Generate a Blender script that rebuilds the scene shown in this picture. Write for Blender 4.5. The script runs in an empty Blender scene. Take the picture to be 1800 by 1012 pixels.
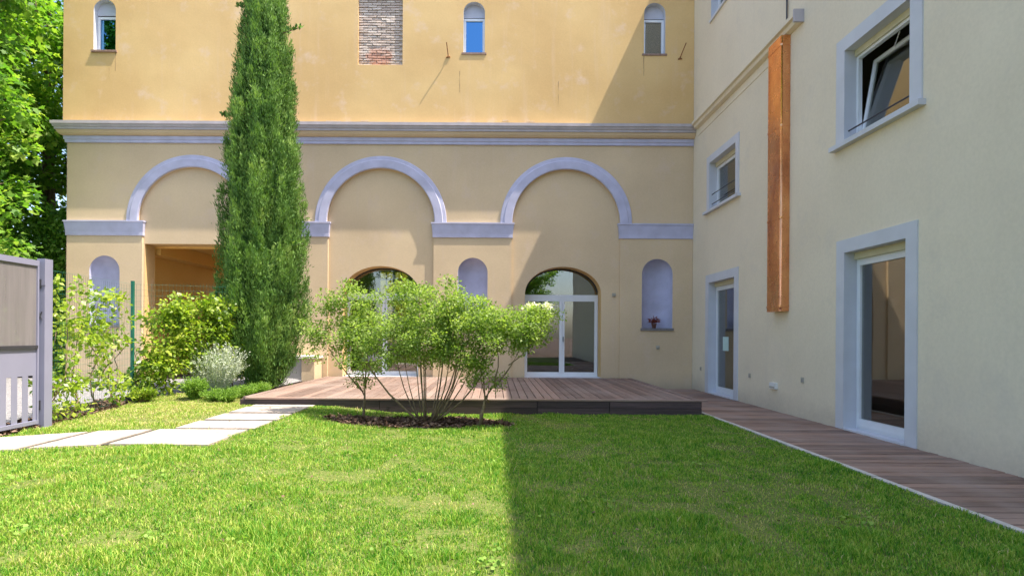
import bpy, math, random
import numpy as np
from mathutils import Vector, Matrix
from mathutils.geometry import tessellate_polygon
random.seed(7)
rng = np.random.default_rng(11)
sc = bpy.context.scene
col = sc.collection
R = math.radians

# ------------------------------------------------------------------ camera
EYE = 1.33
cd = bpy.data.cameras.new('camera')
cd.sensor_width = 36.0
cd.lens = 20.0
cd.shift_x = 30 / 1800
cd.shift_y = 84 / 1800
cd.clip_start = 0.05
cd.clip_end = 600
cam = bpy.data.objects.new('camera', cd)
col.objects.link(cam)
cam.matrix_world = Matrix.Translation((0, 0, EYE)) @ Matrix.Rotation(R(90), 4, 'X') @ Matrix.Rotation(0.0062, 4, 'Z')
sc.camera = cam

# ------------------------------------------------------------------ sky, sun, exposure
SUN = Vector((-0.4615, 0.122, -1.0)).normalized()          # direction the light travels
elev = math.asin(-SUN.z)
w = bpy.data.worlds.new('World')
sc.world = w
w.use_nodes = True
wn = w.node_tree.nodes
bg = wn['Background']
sky = wn.new('ShaderNodeTexSky')
sky.sky_type = 'NISHITA'
sky.sun_disc = False
sky.sun_elevation = elev
sky.sun_rotation = math.atan2(-SUN.x, -SUN.y)
sky.air_density = 1.0
sky.dust_density = 2.5
sky.ozone_density = 1.0
w.node_tree.links.new(sky.outputs[0], bg.inputs[0])
bg.inputs[1].default_value = 0.15
sd = bpy.data.lights.new('sun', 'SUN')
sd.energy = 3.8
sd.angle = R(0.45)
sd.color = (1.0, 0.915, 0.79)
sun = bpy.data.objects.new('sun', sd)
col.objects.link(sun)
sun.rotation_euler = SUN.to_track_quat('-Z', 'Y').to_euler()
sun.location = (20, -8, 40)
sc.view_settings.view_transform = 'Standard'
sc.view_settings.look = 'None'
sc.view_settings.gamma = 1
sc.view_settings.use_curve_mapping = False
sc.view_settings.exposure = 1.52
sc.render.engine = 'CYCLES'
sc.cycles.max_bounces = 8
sc.cycles.transparent_max_bounces = 16

# ------------------------------------------------------------------ helpers
def tag(o, label=None, cat=None, group=None, kind=None):
    if label: o['label'] = label
    if cat: o['category'] = cat
    if group: o['group'] = group
    if kind: o['kind'] = kind
    return o

def empty(name, loc=(0, 0, 0)):
    o = bpy.data.objects.new(name, None)
    o.empty_display_size = 0.2
    col.objects.link(o)
    o.location = loc
    return o

def put(child, parent):
    """parent keeping the world position (parents are never rotated or scaled)"""
    if parent is not None:
        base = Vector((0, 0, 0))
        p = parent
        while p is not None:
            base += p.location
            p = p.parent
        child.parent = parent
        child.location = child.location - base
    return child

def mesh_obj(name, verts, faces, mat, parent=None, smooth=False):
    me = bpy.data.meshes.new(name)
    me.from_pydata([tuple(v) for v in verts], [], faces)
    if mat: me.materials.append(mat)
    if smooth:
        me.polygons.foreach_set('use_smooth', [True] * len(me.polygons))
    me.update()
    o = bpy.data.objects.new(name, me)
    col.objects.link(o)
    return put(o, parent)

class MB:
    def __init__(s): s.v = []; s.f = []
    def add(s, v, f):
        n = len(s.v); s.v += [tuple(p) for p in v]; s.f += [tuple(i + n for i in q) for q in f]; return s
    def box(s, x0, x1, y0, y1, z0, z1):
        v = [(x0,y0,z0),(x1,y0,z0),(x1,y1,z0),(x0,y1,z0),(x0,y0,z1),(x1,y0,z1),(x1,y1,z1),(x0,y1,z1)]
        return s.add(v, [(0,3,2,1),(4,5,6,7),(0,1,5,4),(1,2,6,5),(2,3,7,6),(3,0,4,7)])
    def fbox(s, F, a0, a1, b0, b1, d0, d1):
        v = [F(a,b,d) for d in (d0,d1) for a,b in ((a0,b0),(a1,b0),(a1,b1),(a0,b1))]
        return s.add(v, [(0,1,2,3),(7,6,5,4),(0,4,5,1),(1,5,6,2),(2,6,7,3),(3,7,4,0)])
    def ext(s, F, poly, d0, d1, caps=True):
        n = len(poly)
        v = [F(a,b,d0) for a,b in poly] + [F(a,b,d1) for a,b in poly]
        f = [(i,(i+1)%n,n+(i+1)%n,n+i) for i in range(n)]
        if caps: f += [tuple(range(n)), tuple(range(2*n-1,n-1,-1))]
        return s.add(v, f)
    def tube(s, pts, rad, n=6):
        pts = [Vector(p) for p in pts]
        if not hasattr(rad, '__len__'): rad = [rad]*len(pts)
        base = len(s.v)
        for i, p in enumerate(pts):
            t = (pts[min(i+1,len(pts)-1)] - pts[max(i-1,0)]).normalized()
            a = t.cross(Vector((0.31,0.17,0.93)) if abs(t.z) < 0.9 else Vector((1,0.1,0))).normalized()
            b = t.cross(a)
            for k in range(n):
                an = 2*math.pi*k/n
                s.v.append(tuple(p + (a*math.cos(an) + b*math.sin(an))*rad[i]))
        for i in range(len(pts)-1):
            for k in range(n):
                s.f.append((base+i*n+k, base+i*n+(k+1)%n, base+(i+1)*n+(k+1)%n, base+(i+1)*n+k))
        s.f.append(tuple(base+k for k in range(n-1,-1,-1)))
        s.f.append(tuple(base+(len(pts)-1)*n+k for k in range(n)))
        return s
    def build(s, name, mat, parent=None, smooth=False):
        return mesh_obj(name, s.v, s.f, mat, parent, smooth)

def sheet(F, outer, holes, d):
    polys = [outer] + holes
    flat = [p for q in polys for p in q]
    tris = tessellate_polygon([[Vector((a,b,0)) for a,b in q] for q in polys])
    return [F(a,b,d) for a,b in flat], [tuple(t) for t in tris]

def arch(x0, x1, zb, zs, rise, n=20):
    """outline of an arched opening, anticlockwise from bottom left"""
    cx, r = (x0+x1)/2, (x1-x0)/2
    p = [(x0,zb),(x1,zb)]
    p += [(cx+r*math.cos(math.pi*k/n), zs+rise*math.sin(math.pi*k/n)) for k in range(n+1)]
    return p
def rect(x0, x1, z0, z1): return [(x0,z0),(x1,z0),(x1,z1),(x0,z1)]

YF = 14.7                                            # plane of the yellow front
XW = 5.10                                            # plane of the cream wing
def FF(a, b, d): return (a, YF + d, b)
def FW(a, b, d): return (XW + d, a, b)

# ------------------------------------------------------------------ materials
def new_mat(name):
    m = bpy.data.materials.new(name); m.use_nodes = True
    return m, m.node_tree.nodes, m.node_tree.links, m.node_tree.nodes['Principled BSDF']
def noise(n, l, scale, detail=4, vec=None, rough=0.55):
    t = n.new('ShaderNodeTexNoise'); t.inputs['Scale'].default_value = scale
    t.inputs['Detail'].default_value = detail; t.inputs['Roughness'].default_value = rough
    if vec is not None: l.new(vec, t.inputs['Vector'])
    return t.outputs['Fac']
def pos(n): return n.new('ShaderNodeNewGeometry').outputs['Position']
def mapping(n, l, vec, sc_):
    mp = n.new('ShaderNodeMapping'); mp.inputs['Scale'].default_value = sc_; l.new(vec, mp.inputs['Vector']); return mp.outputs[0]
def ramp(n, l, fac, stops):
    r = n.new('ShaderNodeValToRGB'); e = r.color_ramp.elements
    e[0].position, e[0].color = stops[0][0], (*stops[0][1],1)
    e[1].position, e[1].color = stops[-1][0], (*stops[-1][1],1)
    for p, c in stops[1:-1]:
        q = e.new(p); q.color = (*c,1)
    l.new(fac, r.inputs[0]); return r.outputs[0]
def mix(n, l, fac, a, b, typ='MIX'):
    m = n.new('ShaderNodeMix'); m.data_type = 'RGBA'; m.blend_type = typ
    for s_, x in ((0,fac),(6,a),(7,b)):
        if isinstance(x, (int,float)): m.inputs[s_].default_value = x
        elif isinstance(x, tuple): m.inputs[s_].default_value = (*x,1)
        else: l.new(x, m.inputs[s_])
    return m.outputs[2]
def math_(n, l, op, a, b=0.0, clamp=False):
    m = n.new('ShaderNodeMath'); m.operation = op; m.use_clamp = clamp
    for i, x in ((0,a),(1,b)):
        if isinstance(x, (int,float)): m.inputs[i].default_value = x
        else: l.new(x, m.inputs[i])
    return m.outputs[0]
def bump(n, l, h, strength, dist, bs):
    b = n.new('ShaderNodeBump'); b.inputs['Strength'].default_value = strength; b.inputs['Distance'].default_value = dist
    l.new(h, b.inputs['Height']); l.new(b.outputs[0], bs.inputs['Normal'])

def plaster(name, c, c2, stain=None, drips=False, grain=1.0, amt=0.5, dirt=0.3):
    m, n, l, b = new_mat(name)
    P = pos(n)
    big = noise(n, l, 0.55, 5, P)
    a = ramp(n, l, big, [(0.36,c),(0.66,c2)])
    if stain:
        st = ramp(n, l, noise(n, l, 1.7, 6, P, 0.62), [(0.56,(0,0,0)),(0.72,(1,1,1))])
        a = mix(n, l, math_(n, l, 'MULTIPLY', st, amt), a, stain)
    if drips:
        dr = noise(n, l, 1.0, 5, mapping(n, l, P, (5.0,5.0,0.35)), 0.6)
        a = mix(n, l, math_(n, l, 'MULTIPLY', ramp(n, l, dr, [(0.56,(0,0,0)),(0.75,(1,1,1))]), 0.30), a, stain)
    sp = n.new('ShaderNodeSeparateXYZ'); l.new(P, sp.inputs[0])
    low = math_(n, l, 'SUBTRACT', math_(n, l, 'ADD', 0.30, math_(n, l, 'MULTIPLY', noise(n, l, 2.4, 6, P, 0.65), 0.55)), sp.outputs[2])
    a = mix(n, l, math_(n, l, 'MULTIPLY', ramp(n, l, low, [(0.18,(0,0,0)),(0.55,(1,1,1))]), dirt), a, (0.42,0.36,0.29))
    fine = noise(n, l, 26, 5, P)
    a = mix(n, l, 0.18, a, ramp(n, l, fine, [(0.3,tuple(x*0.75 for x in c)),(0.7,tuple(min(1,x*1.15) for x in c))]))
    l.new(a, b.inputs['Base Color']); b.inputs['Roughness'].default_value = 0.92
    b.inputs['Specular IOR Level'].default_value = 0.2
    h = math_(n, l, 'ADD', math_(n, l, 'MULTIPLY', noise(n, l, 1.3, 4, P, 0.5), 1.6), math_(n, l, 'MULTIPLY', noise(n, l, 90, 3, P), 0.10))
    bump(n, l, h, 0.30*grain, 0.02, b)
    return m
def simple(name, c, rough=0.6, metal=0.0, var=0.12, scale=6, bstr=0.1, bdist=0.004):
    m, n, l, b = new_mat(name)
    P = pos(n)
    a = ramp(n, l, noise(n, l, scale, 5, P), [(0.32,tuple(x*(1-var) for x in c)),(0.68,tuple(min(1,x*(1+var)) for x in c))])
    l.new(a, b.inputs['Base Color']); b.inputs['Roughness'].default_value = rough; b.inputs['Metallic'].default_value = metal
    bump(n, l, noise(n, l, scale*9, 3, P), bstr, bdist, b)
    return m
def wood(name, dark, light, grey=None):
    """plank timber; the long axis of each plank is local X; every plank gets its own tone"""
    m, n, l, b = new_mat(name)
    tc = n.new('ShaderNodeTexCoord').outputs['Object']
    oi = n.new('ShaderNodeObjectInfo').outputs['Random']
    off = n.new('ShaderNodeCombineXYZ'); l.new(math_(n, l, 'MULTIPLY', oi, 53.0), off.inputs[0]); l.new(math_(n, l, 'MULTIPLY', oi, 17.0), off.inputs[1])
    ad = n.new('ShaderNodeVectorMath'); l.new(tc, ad.inputs[0]); l.new(off.outputs[0], ad.inputs[1])
    g = noise(n, l, 1.0, 6, mapping(n, l, ad.outputs[0], (2.2,55,55)), 0.65)
    a = ramp(n, l, g, [(0.28,dark),(0.72,light)])
    tone = math_(n, l, 'ADD', math_(n, l, 'MULTIPLY', oi, 0.75), 0.64)
    cm = n.new('ShaderNodeCombineXYZ')
    for i in range(3): l.new(tone, cm.inputs[i])
    a = mix(n, l, 1.0, a, cm.outputs[0], 'MULTIPLY')
    if grey:
        gm = ramp(n, l, noise(n, l, 1.3, 5, pos(n)), [(0.42,(0,0,0)),(0.66,(1,1,1))])
        a = mix(n, l, math_(n, l, 'MULTIPLY', gm, 0.55), a, grey)
    l.new(a, b.inputs['Base Color']); b.inputs['Roughness'].default_value = 0.72
    bump(n, l, g, 0.35, 0.004, b)
    return m
def leaf_mat(name, stops, trans=0.45, rough=0.5, hue_noise=0.5, spec=0.35):
    """two-sided foliage: colour picked per leaf by attribute 'rnd' and drifted by clump noise"""
    m, n, l, b = new_mat(name)
    at = n.new('ShaderNodeAttribute'); at.attribute_name = 'rnd'
    big = noise(n, l, hue_noise, 3, pos(n))
    f = math_(n, l, 'ADD', math_(n, l, 'MULTIPLY', at.outputs['Fac'], 0.6), math_(n, l, 'MULTIPLY', math_(n, l, 'SUBTRACT', big, 0.3), 1.0), True)
    c = ramp(n, l, f, stops)
    l.new(c, b.inputs['Base Color']); b.inputs['Roughness'].default_value = rough; b.inputs['Specular IOR Level'].default_value = spec
    tr = n.new('ShaderNodeBsdfTranslucent')
    l.new(mix(n, l, 1.0, c, (1.35,1.5,0.6), 'MULTIPLY'), tr.inputs[0])
    ms = n.new('ShaderNodeMixShader'); ms.inputs[0].default_value = trans
    l.new(b.outputs[0], ms.inputs[1]); l.new(tr.outputs[0], ms.inputs[2])
    l.new(ms.outputs[0], n['Material Output'].inputs[0])
    return m
def glass(name, tint, refl=0.06, body=0.9, gtint=(1,1,1)):
    m = bpy.data.materials.new(name); m.use_nodes = True
    n, l = m.node_tree.nodes, m.node_tree.links
    n.remove(n['Principled BSDF'])
    t = n.new('ShaderNodeBsdfTransparent'); t.inputs[0].default_value = (*tint,1)
    g = n.new('ShaderNodeBsdfGlossy'); g.inputs[0].default_value = (*gtint,1); g.inputs['Roughness'].default_value = 0.015
    ge = n.new('ShaderNodeNewGeometry'); dt = n.new('ShaderNodeVectorMath'); dt.operation = 'DOT_PRODUCT'
    l.new(ge.outputs['Normal'], dt.inputs[0]); l.new(ge.outputs['Incoming'], dt.inputs[1])
    gz = math_(n, l, 'SUBTRACT', 1.0, math_(n, l, 'ABSOLUTE', dt.outputs['Value']), True)
    fac = math_(n, l, 'ADD', math_(n, l, 'MULTIPLY', math_(n, l, 'POWER', gz, 5.0), 0.95), 0.045+refl, True)
    bm = n.new('ShaderNodeBump'); bm.inputs['Strength'].default_value = 0.06; bm.inputs['Distance'].default_value = 0.01
    l.new(noise(n, l, 1.4, 1, pos(n)), bm.inputs['Height']); l.new(bm.outputs[0], g.inputs['Normal'])
    ms = n.new('ShaderNodeMixShader'); l.new(fac, ms.inputs[0]); l.new(t.outputs[0], ms.inputs[1]); l.new(g.outputs[0], ms.inputs[2])
    l.new(ms.outputs[0], n['Material Output'].inputs[0])
    return m

M = {}
M['yellow'] = plaster('yellow_plaster', (0.64,0.425,0.19), (0.74,0.52,0.245), (0.74,0.56,0.42), True, amt=0.75)
M['beige'] = plaster('beige_plaster', (0.60,0.46,0.30), (0.70,0.545,0.355), (0.66,0.52,0.41), True, amt=0.6)
M['cream'] = plaster('cream_plaster', (0.73,0.64,0.49), (0.80,0.71,0.55), (0.68,0.61,0.50), True, grain=0.25, amt=0.7, dirt=0.5)
M['ochre'] = plaster('ochre_plaster', (0.80,0.50,0.15), (0.86,0.57,0.20), (0.70,0.45,0.17))
M['lilac'] = simple('lilac_trim_paint', (0.475,0.475,0.63), 0.8, var=0.10, scale=3, bstr=0.2)
M['lilac_pale'] = simple('pale_lilac_trim_paint', (0.52,0.53,0.62), 0.8, var=0.06, scale=3)
M['greycornice'] = simple('grey_cornice_paint', (0.45,0.41,0.43), 0.85, var=0.10, scale=4, bstr=0.25)
M['whitetrim'] = simple('white_trim_paint', (0.585,0.595,0.64), 0.8, var=0.045, scale=3)
M['pvc'] = simple('white_window_frame', (0.74,0.76,0.80), 0.35, var=0.03)
M['shutterbox'] = simple('cream_shutter_box', (0.60,0.55,0.38), 0.6, var=0.05)
M['slate'] = simple('slate_sill', (0.17,0.16,0.17), 0.6, var=0.2, scale=12)
M['terracotta_sill'] = simple('brown_brick_sill', (0.26,0.17,0.13), 0.8, var=0.25, scale=14)
M['glass'] = glass('door_glass', (0.62,0.64,0.59), 0.13)
M['glass_sky_tint'] = glass('upper_window_glass', (0.25,0.35,0.45), 0.60, gtint=(0.13,0.34,0.62))  # gloss tinted blue to deepen the mirrored sky
M['room'] = simple('interior_wall', (0.42,0.39,0.33), 0.9, var=0.08, scale=1)
M['roomfloor'] = simple('interior_floor', (0.20,0.15,0.11), 0.5, var=0.15, scale=2)
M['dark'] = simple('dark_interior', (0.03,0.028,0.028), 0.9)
M['iron'] = simple('dark_iron_bar', (0.05,0.05,0.06), 0.5, 0.3)
M['rust'] = simple('rusty_iron', (0.30,0.13,0.05), 0.85, 0.2, var=0.35, scale=30)
M['curtain'] = leaf_mat('white_curtain', [(0,(0.75,0.76,0.78)),(1,(0.8,0.8,0.8))], 0.4)
M['joint'] = simple('dirty_joint_sand', (0.055,0.05,0.04), 0.95, var=0.35, scale=25)
M['streak'] = simple('rain_streak_stain', (0.36,0.22,0.11), 0.95, var=0.2, scale=12)
M['warm_sheet'] = leaf_mat('cream_light_sheet', [(0,(0.80,0.68,0.45)),(1,(0.85,0.73,0.5))], 0.75)
M['roof'] = simple('roof_tile', (0.35,0.17,0.10), 0.9, var=0.3, scale=5)
M['deck'] = wood('deck_timber', (0.13,0.08,0.062), (0.275,0.185,0.148), (0.275,0.22,0.195))
M['walk'] = wood('walkway_timber', (0.135,0.08,0.058), (0.35,0.22,0.16), (0.33,0.25,0.21))
M['fascia'] = wood('dark_fascia_timber', (0.035,0.024,0.028), (0.10,0.065,0.068))
M['slab'] = simple('pale_path_stone', (0.38,0.325,0.285), 0.85, var=0.25, scale=7, bstr=0.3)
M['kerb'] = simple('pale_kerb_concrete', (0.52,0.49,0.44), 0.9, var=0.18, scale=9, bstr=0.3)
M['soil'] = simple('dark_soil', (0.085,0.055,0.040), 0.95, var=0.45, scale=14, bstr=0.8, bdist=0.03)
M['mulch'] = simple('bark_mulch', (0.11,0.075,0.06), 0.95, var=0.5, scale=22, bstr=0.6, bdist=0.02)
M['concrete'] = simple('grey_concrete', (0.33,0.31,0.29), 0.9, var=0.12, scale=3)
M['stone_top'] = simple('white_stone_top', (0.72,0.68,0.60), 0.7, var=0.06)
M['gatepaint'] = simple('lilac_grey_gate_paint', (0.24,0.24,0.33), 0.5, 0.1, var=0.05, scale=2)
M['green_metal'] = simple('green_coated_metal', (0.012,0.13,0.085), 0.45, 0.1, var=0.1)
M['bark'] = simple('grey_brown_bark', (0.17,0.12,0.085), 0.95, var=0.4, scale=18, bstr=0.7, bdist=0.01)
M['stem'] = simple('green_brown_stem', (0.20,0.145,0.085), 0.85, var=0.4, scale=22, bstr=0.3)
M['plastic'] = simple('white_plastic', (0.75,0.75,0.74), 0.4, var=0.02)
M['socket'] = simple('beige_socket_plastic', (0.40,0.37,0.31), 0.6, var=0.05)
M['paper'] = simple('pale_cyan_paper', (0.50,0.68,0.66), 0.8, var=0.03)
M['pot'] = simple('dark_clay_pot', (0.12,0.045,0.03), 0.8, var=0.2)
M['petal'] = leaf_mat('white_petal', [(0,(0.80,0.76,0.76)),(1,(0.85,0.83,0.80))], 0.3, 0.6)
# copper sheet
m, n, l, b = new_mat('copper_sheet')
P = pos(n)
tar = ramp(n, l, noise(n, l, 2.2, 6, mapping(n, l, P, (1,1,0.4)), 0.62), [(0.40,(0.90,0.44,0.20)),(0.58,(0.70,0.29,0.13)),(0.74,(0.34,0.13,0.08))])
l.new(tar, b.inputs['Base Color']); b.inputs['Metallic'].default_value = 0.9
l.new(ramp(n, l, noise(n, l, 5, 4, P), [(0.3,(0.16,)*3),(0.7,(0.36,)*3)]), b.inputs['Roughness'])
bump(n, l, noise(n, l, 6, 3, P), 0.35, 0.02, b); M['copper'] = m
# gravel
m, n, l, b = new_mat('pale_gravel')
vo = n.new('ShaderNodeTexVoronoi'); vo.inputs['Scale'].default_value = 45; l.new(pos(n), vo.inputs['Vector'])
c = ramp(n, l, vo.outputs['Color'], [(0.1,(0.15,0.145,0.15)),(0.9,(0.34,0.325,0.33))])
l.new(c, b.inputs['Base Color']); b.inputs['Roughness'].default_value = 0.95
bump(n, l, vo.outputs['Distance'], 0.8, 0.02, b); M['gravel'] = m
# turf under the blades
m, n, l, b = new_mat('turf')
P = pos(n)
c = ramp(n, l, noise(n, l, 34, 8, P, 0.8), [(0.3,(0.035,0.075,0.012)),(0.5,(0.11,0.15,0.035)),(0.7,(0.24,0.19,0.09))])
l.new(c, b.inputs['Base Color']); b.inputs['Roughness'].default_value = 1.0; b.inputs['Specular IOR Level'].default_value = 0.1
bump(n, l, noise(n, l, 40, 4, P), 0.6, 0.02, b); M['turf'] = m
# grass blades: green / yellow green / straw, in patches
m, n, l, b = new_mat('grass_blades')
at = n.new('ShaderNodeAttribute'); at.attribute_name = 'rnd'
P = pos(n)
pat = noise(n, l, 4.2, 8, P, 0.80)
f = math_(n, l, 'ADD', math_(n, l, 'MULTIPLY', at.outputs['Fac'], 0.55), math_(n, l, 'MULTIPLY', math_(n, l, 'SUBTRACT', pat, 0.30), 1.15), True)
c = ramp(n, l, f, [(0.05,(0.022,0.11,0.010)),(0.27,(0.058,0.225,0.015)),(0.49,(0.20,0.385,0.034)),(0.74,(0.44,0.50,0.10)),(0.94,(0.62,0.49,0.28))])
l.new(c, b.inputs['Base Color']); b.inputs['Roughness'].default_value = 0.55; b.inputs['Specular IOR Level'].default_value = 0.3
tr = n.new('ShaderNodeBsdfTranslucent'); l.new(mix(n, l, 1.0, c, (1.3,1.4,0.7), 'MULTIPLY'), tr.inputs[0])
ms = n.new('ShaderNodeMixShader'); ms.inputs[0].default_value = 0.30
l.new(b.outputs[0], ms.inputs[1]); l.new(tr.outputs[0], ms.inputs[2]); l.new(ms.outputs[0], n['Material Output'].inputs[0]); M['grass'] = m
# bricks: each its own tone, mortar smeared above, bare red in the low middle
m, n, l, b = new_mat('old_brick')
oi = n.new('ShaderNodeObjectInfo')
P = pos(n)
a = ramp(n, l, oi.outputs['Random'], [(0,(0.50,0.40,0.34)),(0.5,(0.58,0.48,0.41)),(1,(0.66,0.57,0.50))])
red = ramp(n, l, oi.outputs['Random'], [(0,(0.52,0.27,0.19)),(1,(0.62,0.40,0.31))])
sx = n.new('ShaderNodeSeparateXYZ'); l.new(P, sx.inputs[0])
dx = math_(n, l, 'POWER', math_(n, l, 'MULTIPLY', math_(n, l, 'ADD', sx.outputs[0], 3.02), 1.9), 2)
dz = math_(n, l, 'POWER', math_(n, l, 'MULTIPLY', math_(n, l, 'SUBTRACT', sx.outputs[2], 8.52), 2.6), 2)
rr = math_(n, l, 'ADD', math_(n, l, 'ADD', dx, dz), math_(n, l, 'MULTIPLY', noise(n, l, 9, 4, P), 1.0))
fac = ramp(n, l, rr, [(0.75,(1,1,1)),(1.35,(0,0,0))])
a = mix(n, l, fac, a, red)
l.new(a, b.inputs['Base Color']); b.inputs['Roughness'].default_value = 0.95
bump(n, l, noise(n, l, 30, 4, P), 0.6, 0.01, b); M['brick'] = m
M['mortar'] = simple('grey_mortar', (0.50,0.42,0.37), 0.95, var=0.2, scale=20, bstr=0.5)
# perforated gate sheet: fine holes
m, n, l, b = new_mat('perforated_sheet')
vo = n.new('ShaderNodeTexVoronoi'); vo.inputs['Scale'].default_value = 75; vo.inputs['Randomness'].default_value = 0.0
l.new(n.new('ShaderNodeTexCoord').outputs['Object'], vo.inputs['Vector'])
sk = noise(n, l, 1.0, 5, mapping(n, l, pos(n), (9,9,0.7)), 0.6); l.new(ramp(n, l, sk, [(0.3,(0.5,)*3),(0.7,(0.8,)*3)]), b.inputs['Alpha'])
b.inputs['Base Color'].default_value = (0.25,0.225,0.23,1); b.inputs['Roughness'].default_value = 0.5; M['perf'] = m

L_TREE = leaf_mat('broad_tree_leaf', [(0,(0.04,0.12,0.018)),(0.35,(0.10,0.23,0.03)),(0.65,(0.20,0.35,0.05)),(1,(0.38,0.46,0.09))], 0.5, hue_noise=0.45)
L_CYP = leaf_mat('cypress_leaf', [(0,(0.03,0.085,0.025)),(0.35,(0.085,0.18,0.04)),(0.7,(0.19,0.32,0.075)),(1,(0.38,0.49,0.15))], 0.25, 0.65, 1.6, 0.2)
L_BUSH = leaf_mat('shrub_leaf', [(0,(0.10,0.17,0.035)),(0.4,(0.21,0.31,0.07)),(0.75,(0.33,0.42,0.12)),(1,(0.46,0.50,0.20))], 0.5, 0.5, 1.5)
L_HEDGE = leaf_mat('climber_leaf', [(0,(0.06,0.13,0.015)),(0.3,(0.18,0.29,0.03)),(0.65,(0.34,0.43,0.05)),(1,(0.52,0.53,0.11))], 0.45, 0.4, 1.4, 0.5)
L_SILVER = leaf_mat('silver_leaf', [(0,(0.36,0.41,0.34)),(0.5,(0.54,0.58,0.49)),(1,(0.72,0.75,0.66))], 0.25, 0.7, 2.0)
L_LIME = leaf_mat('lime_tuft_leaf', [(0,(0.10,0.20,0.025)),(0.5,(0.20,0.34,0.05)),(1,(0.33,0.46,0.09))], 0.4, 0.6, 2.0)
L_RED = leaf_mat('red_leaf', [(0,(0.16,0.03,0.02)),(1,(0.36,0.09,0.05))], 0.3)

# ------------------------------------------------------------------ foliage makers (numpy)
RHOMB = [(0,0),(0.32,0.42),(0,1),(-0.32,0.42)]
NARROW = [(0,0),(0.14,0.4),(0,1),(-0.14,0.4)]
MAPLE = [(0,0),(0.34,0.05),(0.30,0.28),(0.58,0.50),(0.25,0.60),(0,1.0),(-0.25,0.60),(-0.58,0.50),(-0.30,0.28),(-0.34,0.05)]
def foliage(name, C_, size, T, N, mat, parent=None, shape=RHOMB, rnd=None):
    """one mesh of leaves: centres C_, axis T, rough normal N"""
    k = len(C_); s = np.asarray(shape); q = len(s)
    T = T / (np.linalg.norm(T, axis=1, keepdims=True) + 1e-9)
    B = np.cross(T, N); B /= (np.linalg.norm(B, axis=1, keepdims=True) + 1e-9)
    Nn = np.cross(B, T)
    size = np.asarray(size).reshape(-1,1,1)
    V = C_[:,None,:] + size*(B[:,None,:]*s[None,:,0,None] + T[:,None,:]*s[None,:,1,None] + Nn[:,None,:]*(np.abs(s[:,0])*0.35)[None,:,None])
    me = bpy.data.meshes.new(name)
    me.vertices.add(k*q); me.vertices.foreach_set('co', V.reshape(-1).astype(np.float32))
    me.loops.add(k*q); me.loops.foreach_set('vertex_index', np.arange(k*q, dtype=np.int32))
    me.polygons.add(k); me.polygons.foreach_set('loop_start', np.arange(0, k*q, q, dtype=np.int32))
    me.polygons.foreach_set('loop_total', np.full(k, q, dtype=np.int32))
    a = me.attributes.new('rnd', 'FLOAT', 'POINT')
    if rnd is None: rnd = rng.random(k)
    a.data.foreach_set('value', np.repeat(rnd, q).astype(np.float32))
    me.materials.append(mat); me.update(calc_edges=True)
    o = bpy.data.objects.new(name, me); col.objects.link(o)
    return put(o, parent)
def unit(k):
    v = rng.normal(size=(k,3)); return v/np.linalg.norm(v, axis=1, keepdims=True)
def near(cl, per, spread, flat=0.7):
    """points scattered round cluster centres"""
    c = np.repeat(np.asarray(cl), per, axis=0)
    d = unit(len(c))*(rng.random((len(c),1))**0.45)*spread
    d[:,2] *= flat
    return c + d, d

# ------------------------------------------------------------------ ground
def sstep(a, b, x):
    t = np.clip((np.asarray(x, float)-a)/(b-a), 0, 1); return t*t*(3-2*t)
def g(x, y):
    """height of the ground: level beside the walkway, a low bank to the left"""
    z = 0.13*sstep(-1.2, -3.1, x)
    z = z + 0.14*sstep(-4.3, -5.2, x)*sstep(9.3, 11.0, y)*sstep(-6.9, -6.2, x)
    z = z + 0.05*sstep(-6.2, -7.5, x)
    return z
FENCE = [(-5.62,5.2),(-5.74,7.28),(-6.27,9.84),(-4.95,11.6),(-4.72,14.6)]
def fence_x(y):
    ys = [p[1] for p in FENCE]; xs = [p[0] for p in FENCE]
    return np.interp(y, ys, xs)
def grid(name, xs, ys, keep, dz, mat, kind='structure'):
    X, Y = np.meshgrid(xs, ys); Z = g(X, Y) + dz
    V = np.stack([X,Y,Z], -1).reshape(-1,3); nx = len(xs); F = []
    for j in range(len(ys)-1):
        for i in range(nx-1):
            if keep((xs[i]+xs[i+1])/2, (ys[j]+ys[j+1])/2):
                F.append((j*nx+i, j*nx+i+1, (j+1)*nx+i+1, (j+1)*nx+i))
    o = mesh_obj(name, V, F, mat, None, True); tag(o, kind=kind)
    return o
xs = np.concatenate([[-300,-120,-60,-40,-25,-16], np.arange(-12,6.01,0.5), [8,16,40,120,300]])
ys = np.concatenate([[-300,-120,-60,-30,-15,-8,-4], np.arange(-2,16.01,0.5), [20,30,60,120,300]])
ground = grid('ground', xs, ys, lambda x,y: True, -0.035, M['soil'])
tag(ground, 'dark bare soil under the garden beds and beyond the lawn')
lx = np.arange(-6.5, 3.61, 0.1); lx[-1] = 3.60
lawn_base = grid('lawn', lx, np.arange(-5, 11.61, 0.1), lambda x,y: (y < 9.72 or x < -4.25) and x > fence_x(y)+0.02, 0.0, M['turf'])
tag(lawn_base, 'green turf base of the lawn')
drive = grid('gravel_driveway', np.arange(-30,-4.55,0.25), np.arange(-4,14.71,0.2), lambda x,y: x < fence_x(y)+0.05, -0.006, M['gravel'])
tag(drive, 'pale gravel driveway behind the gate and mesh fence')

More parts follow.
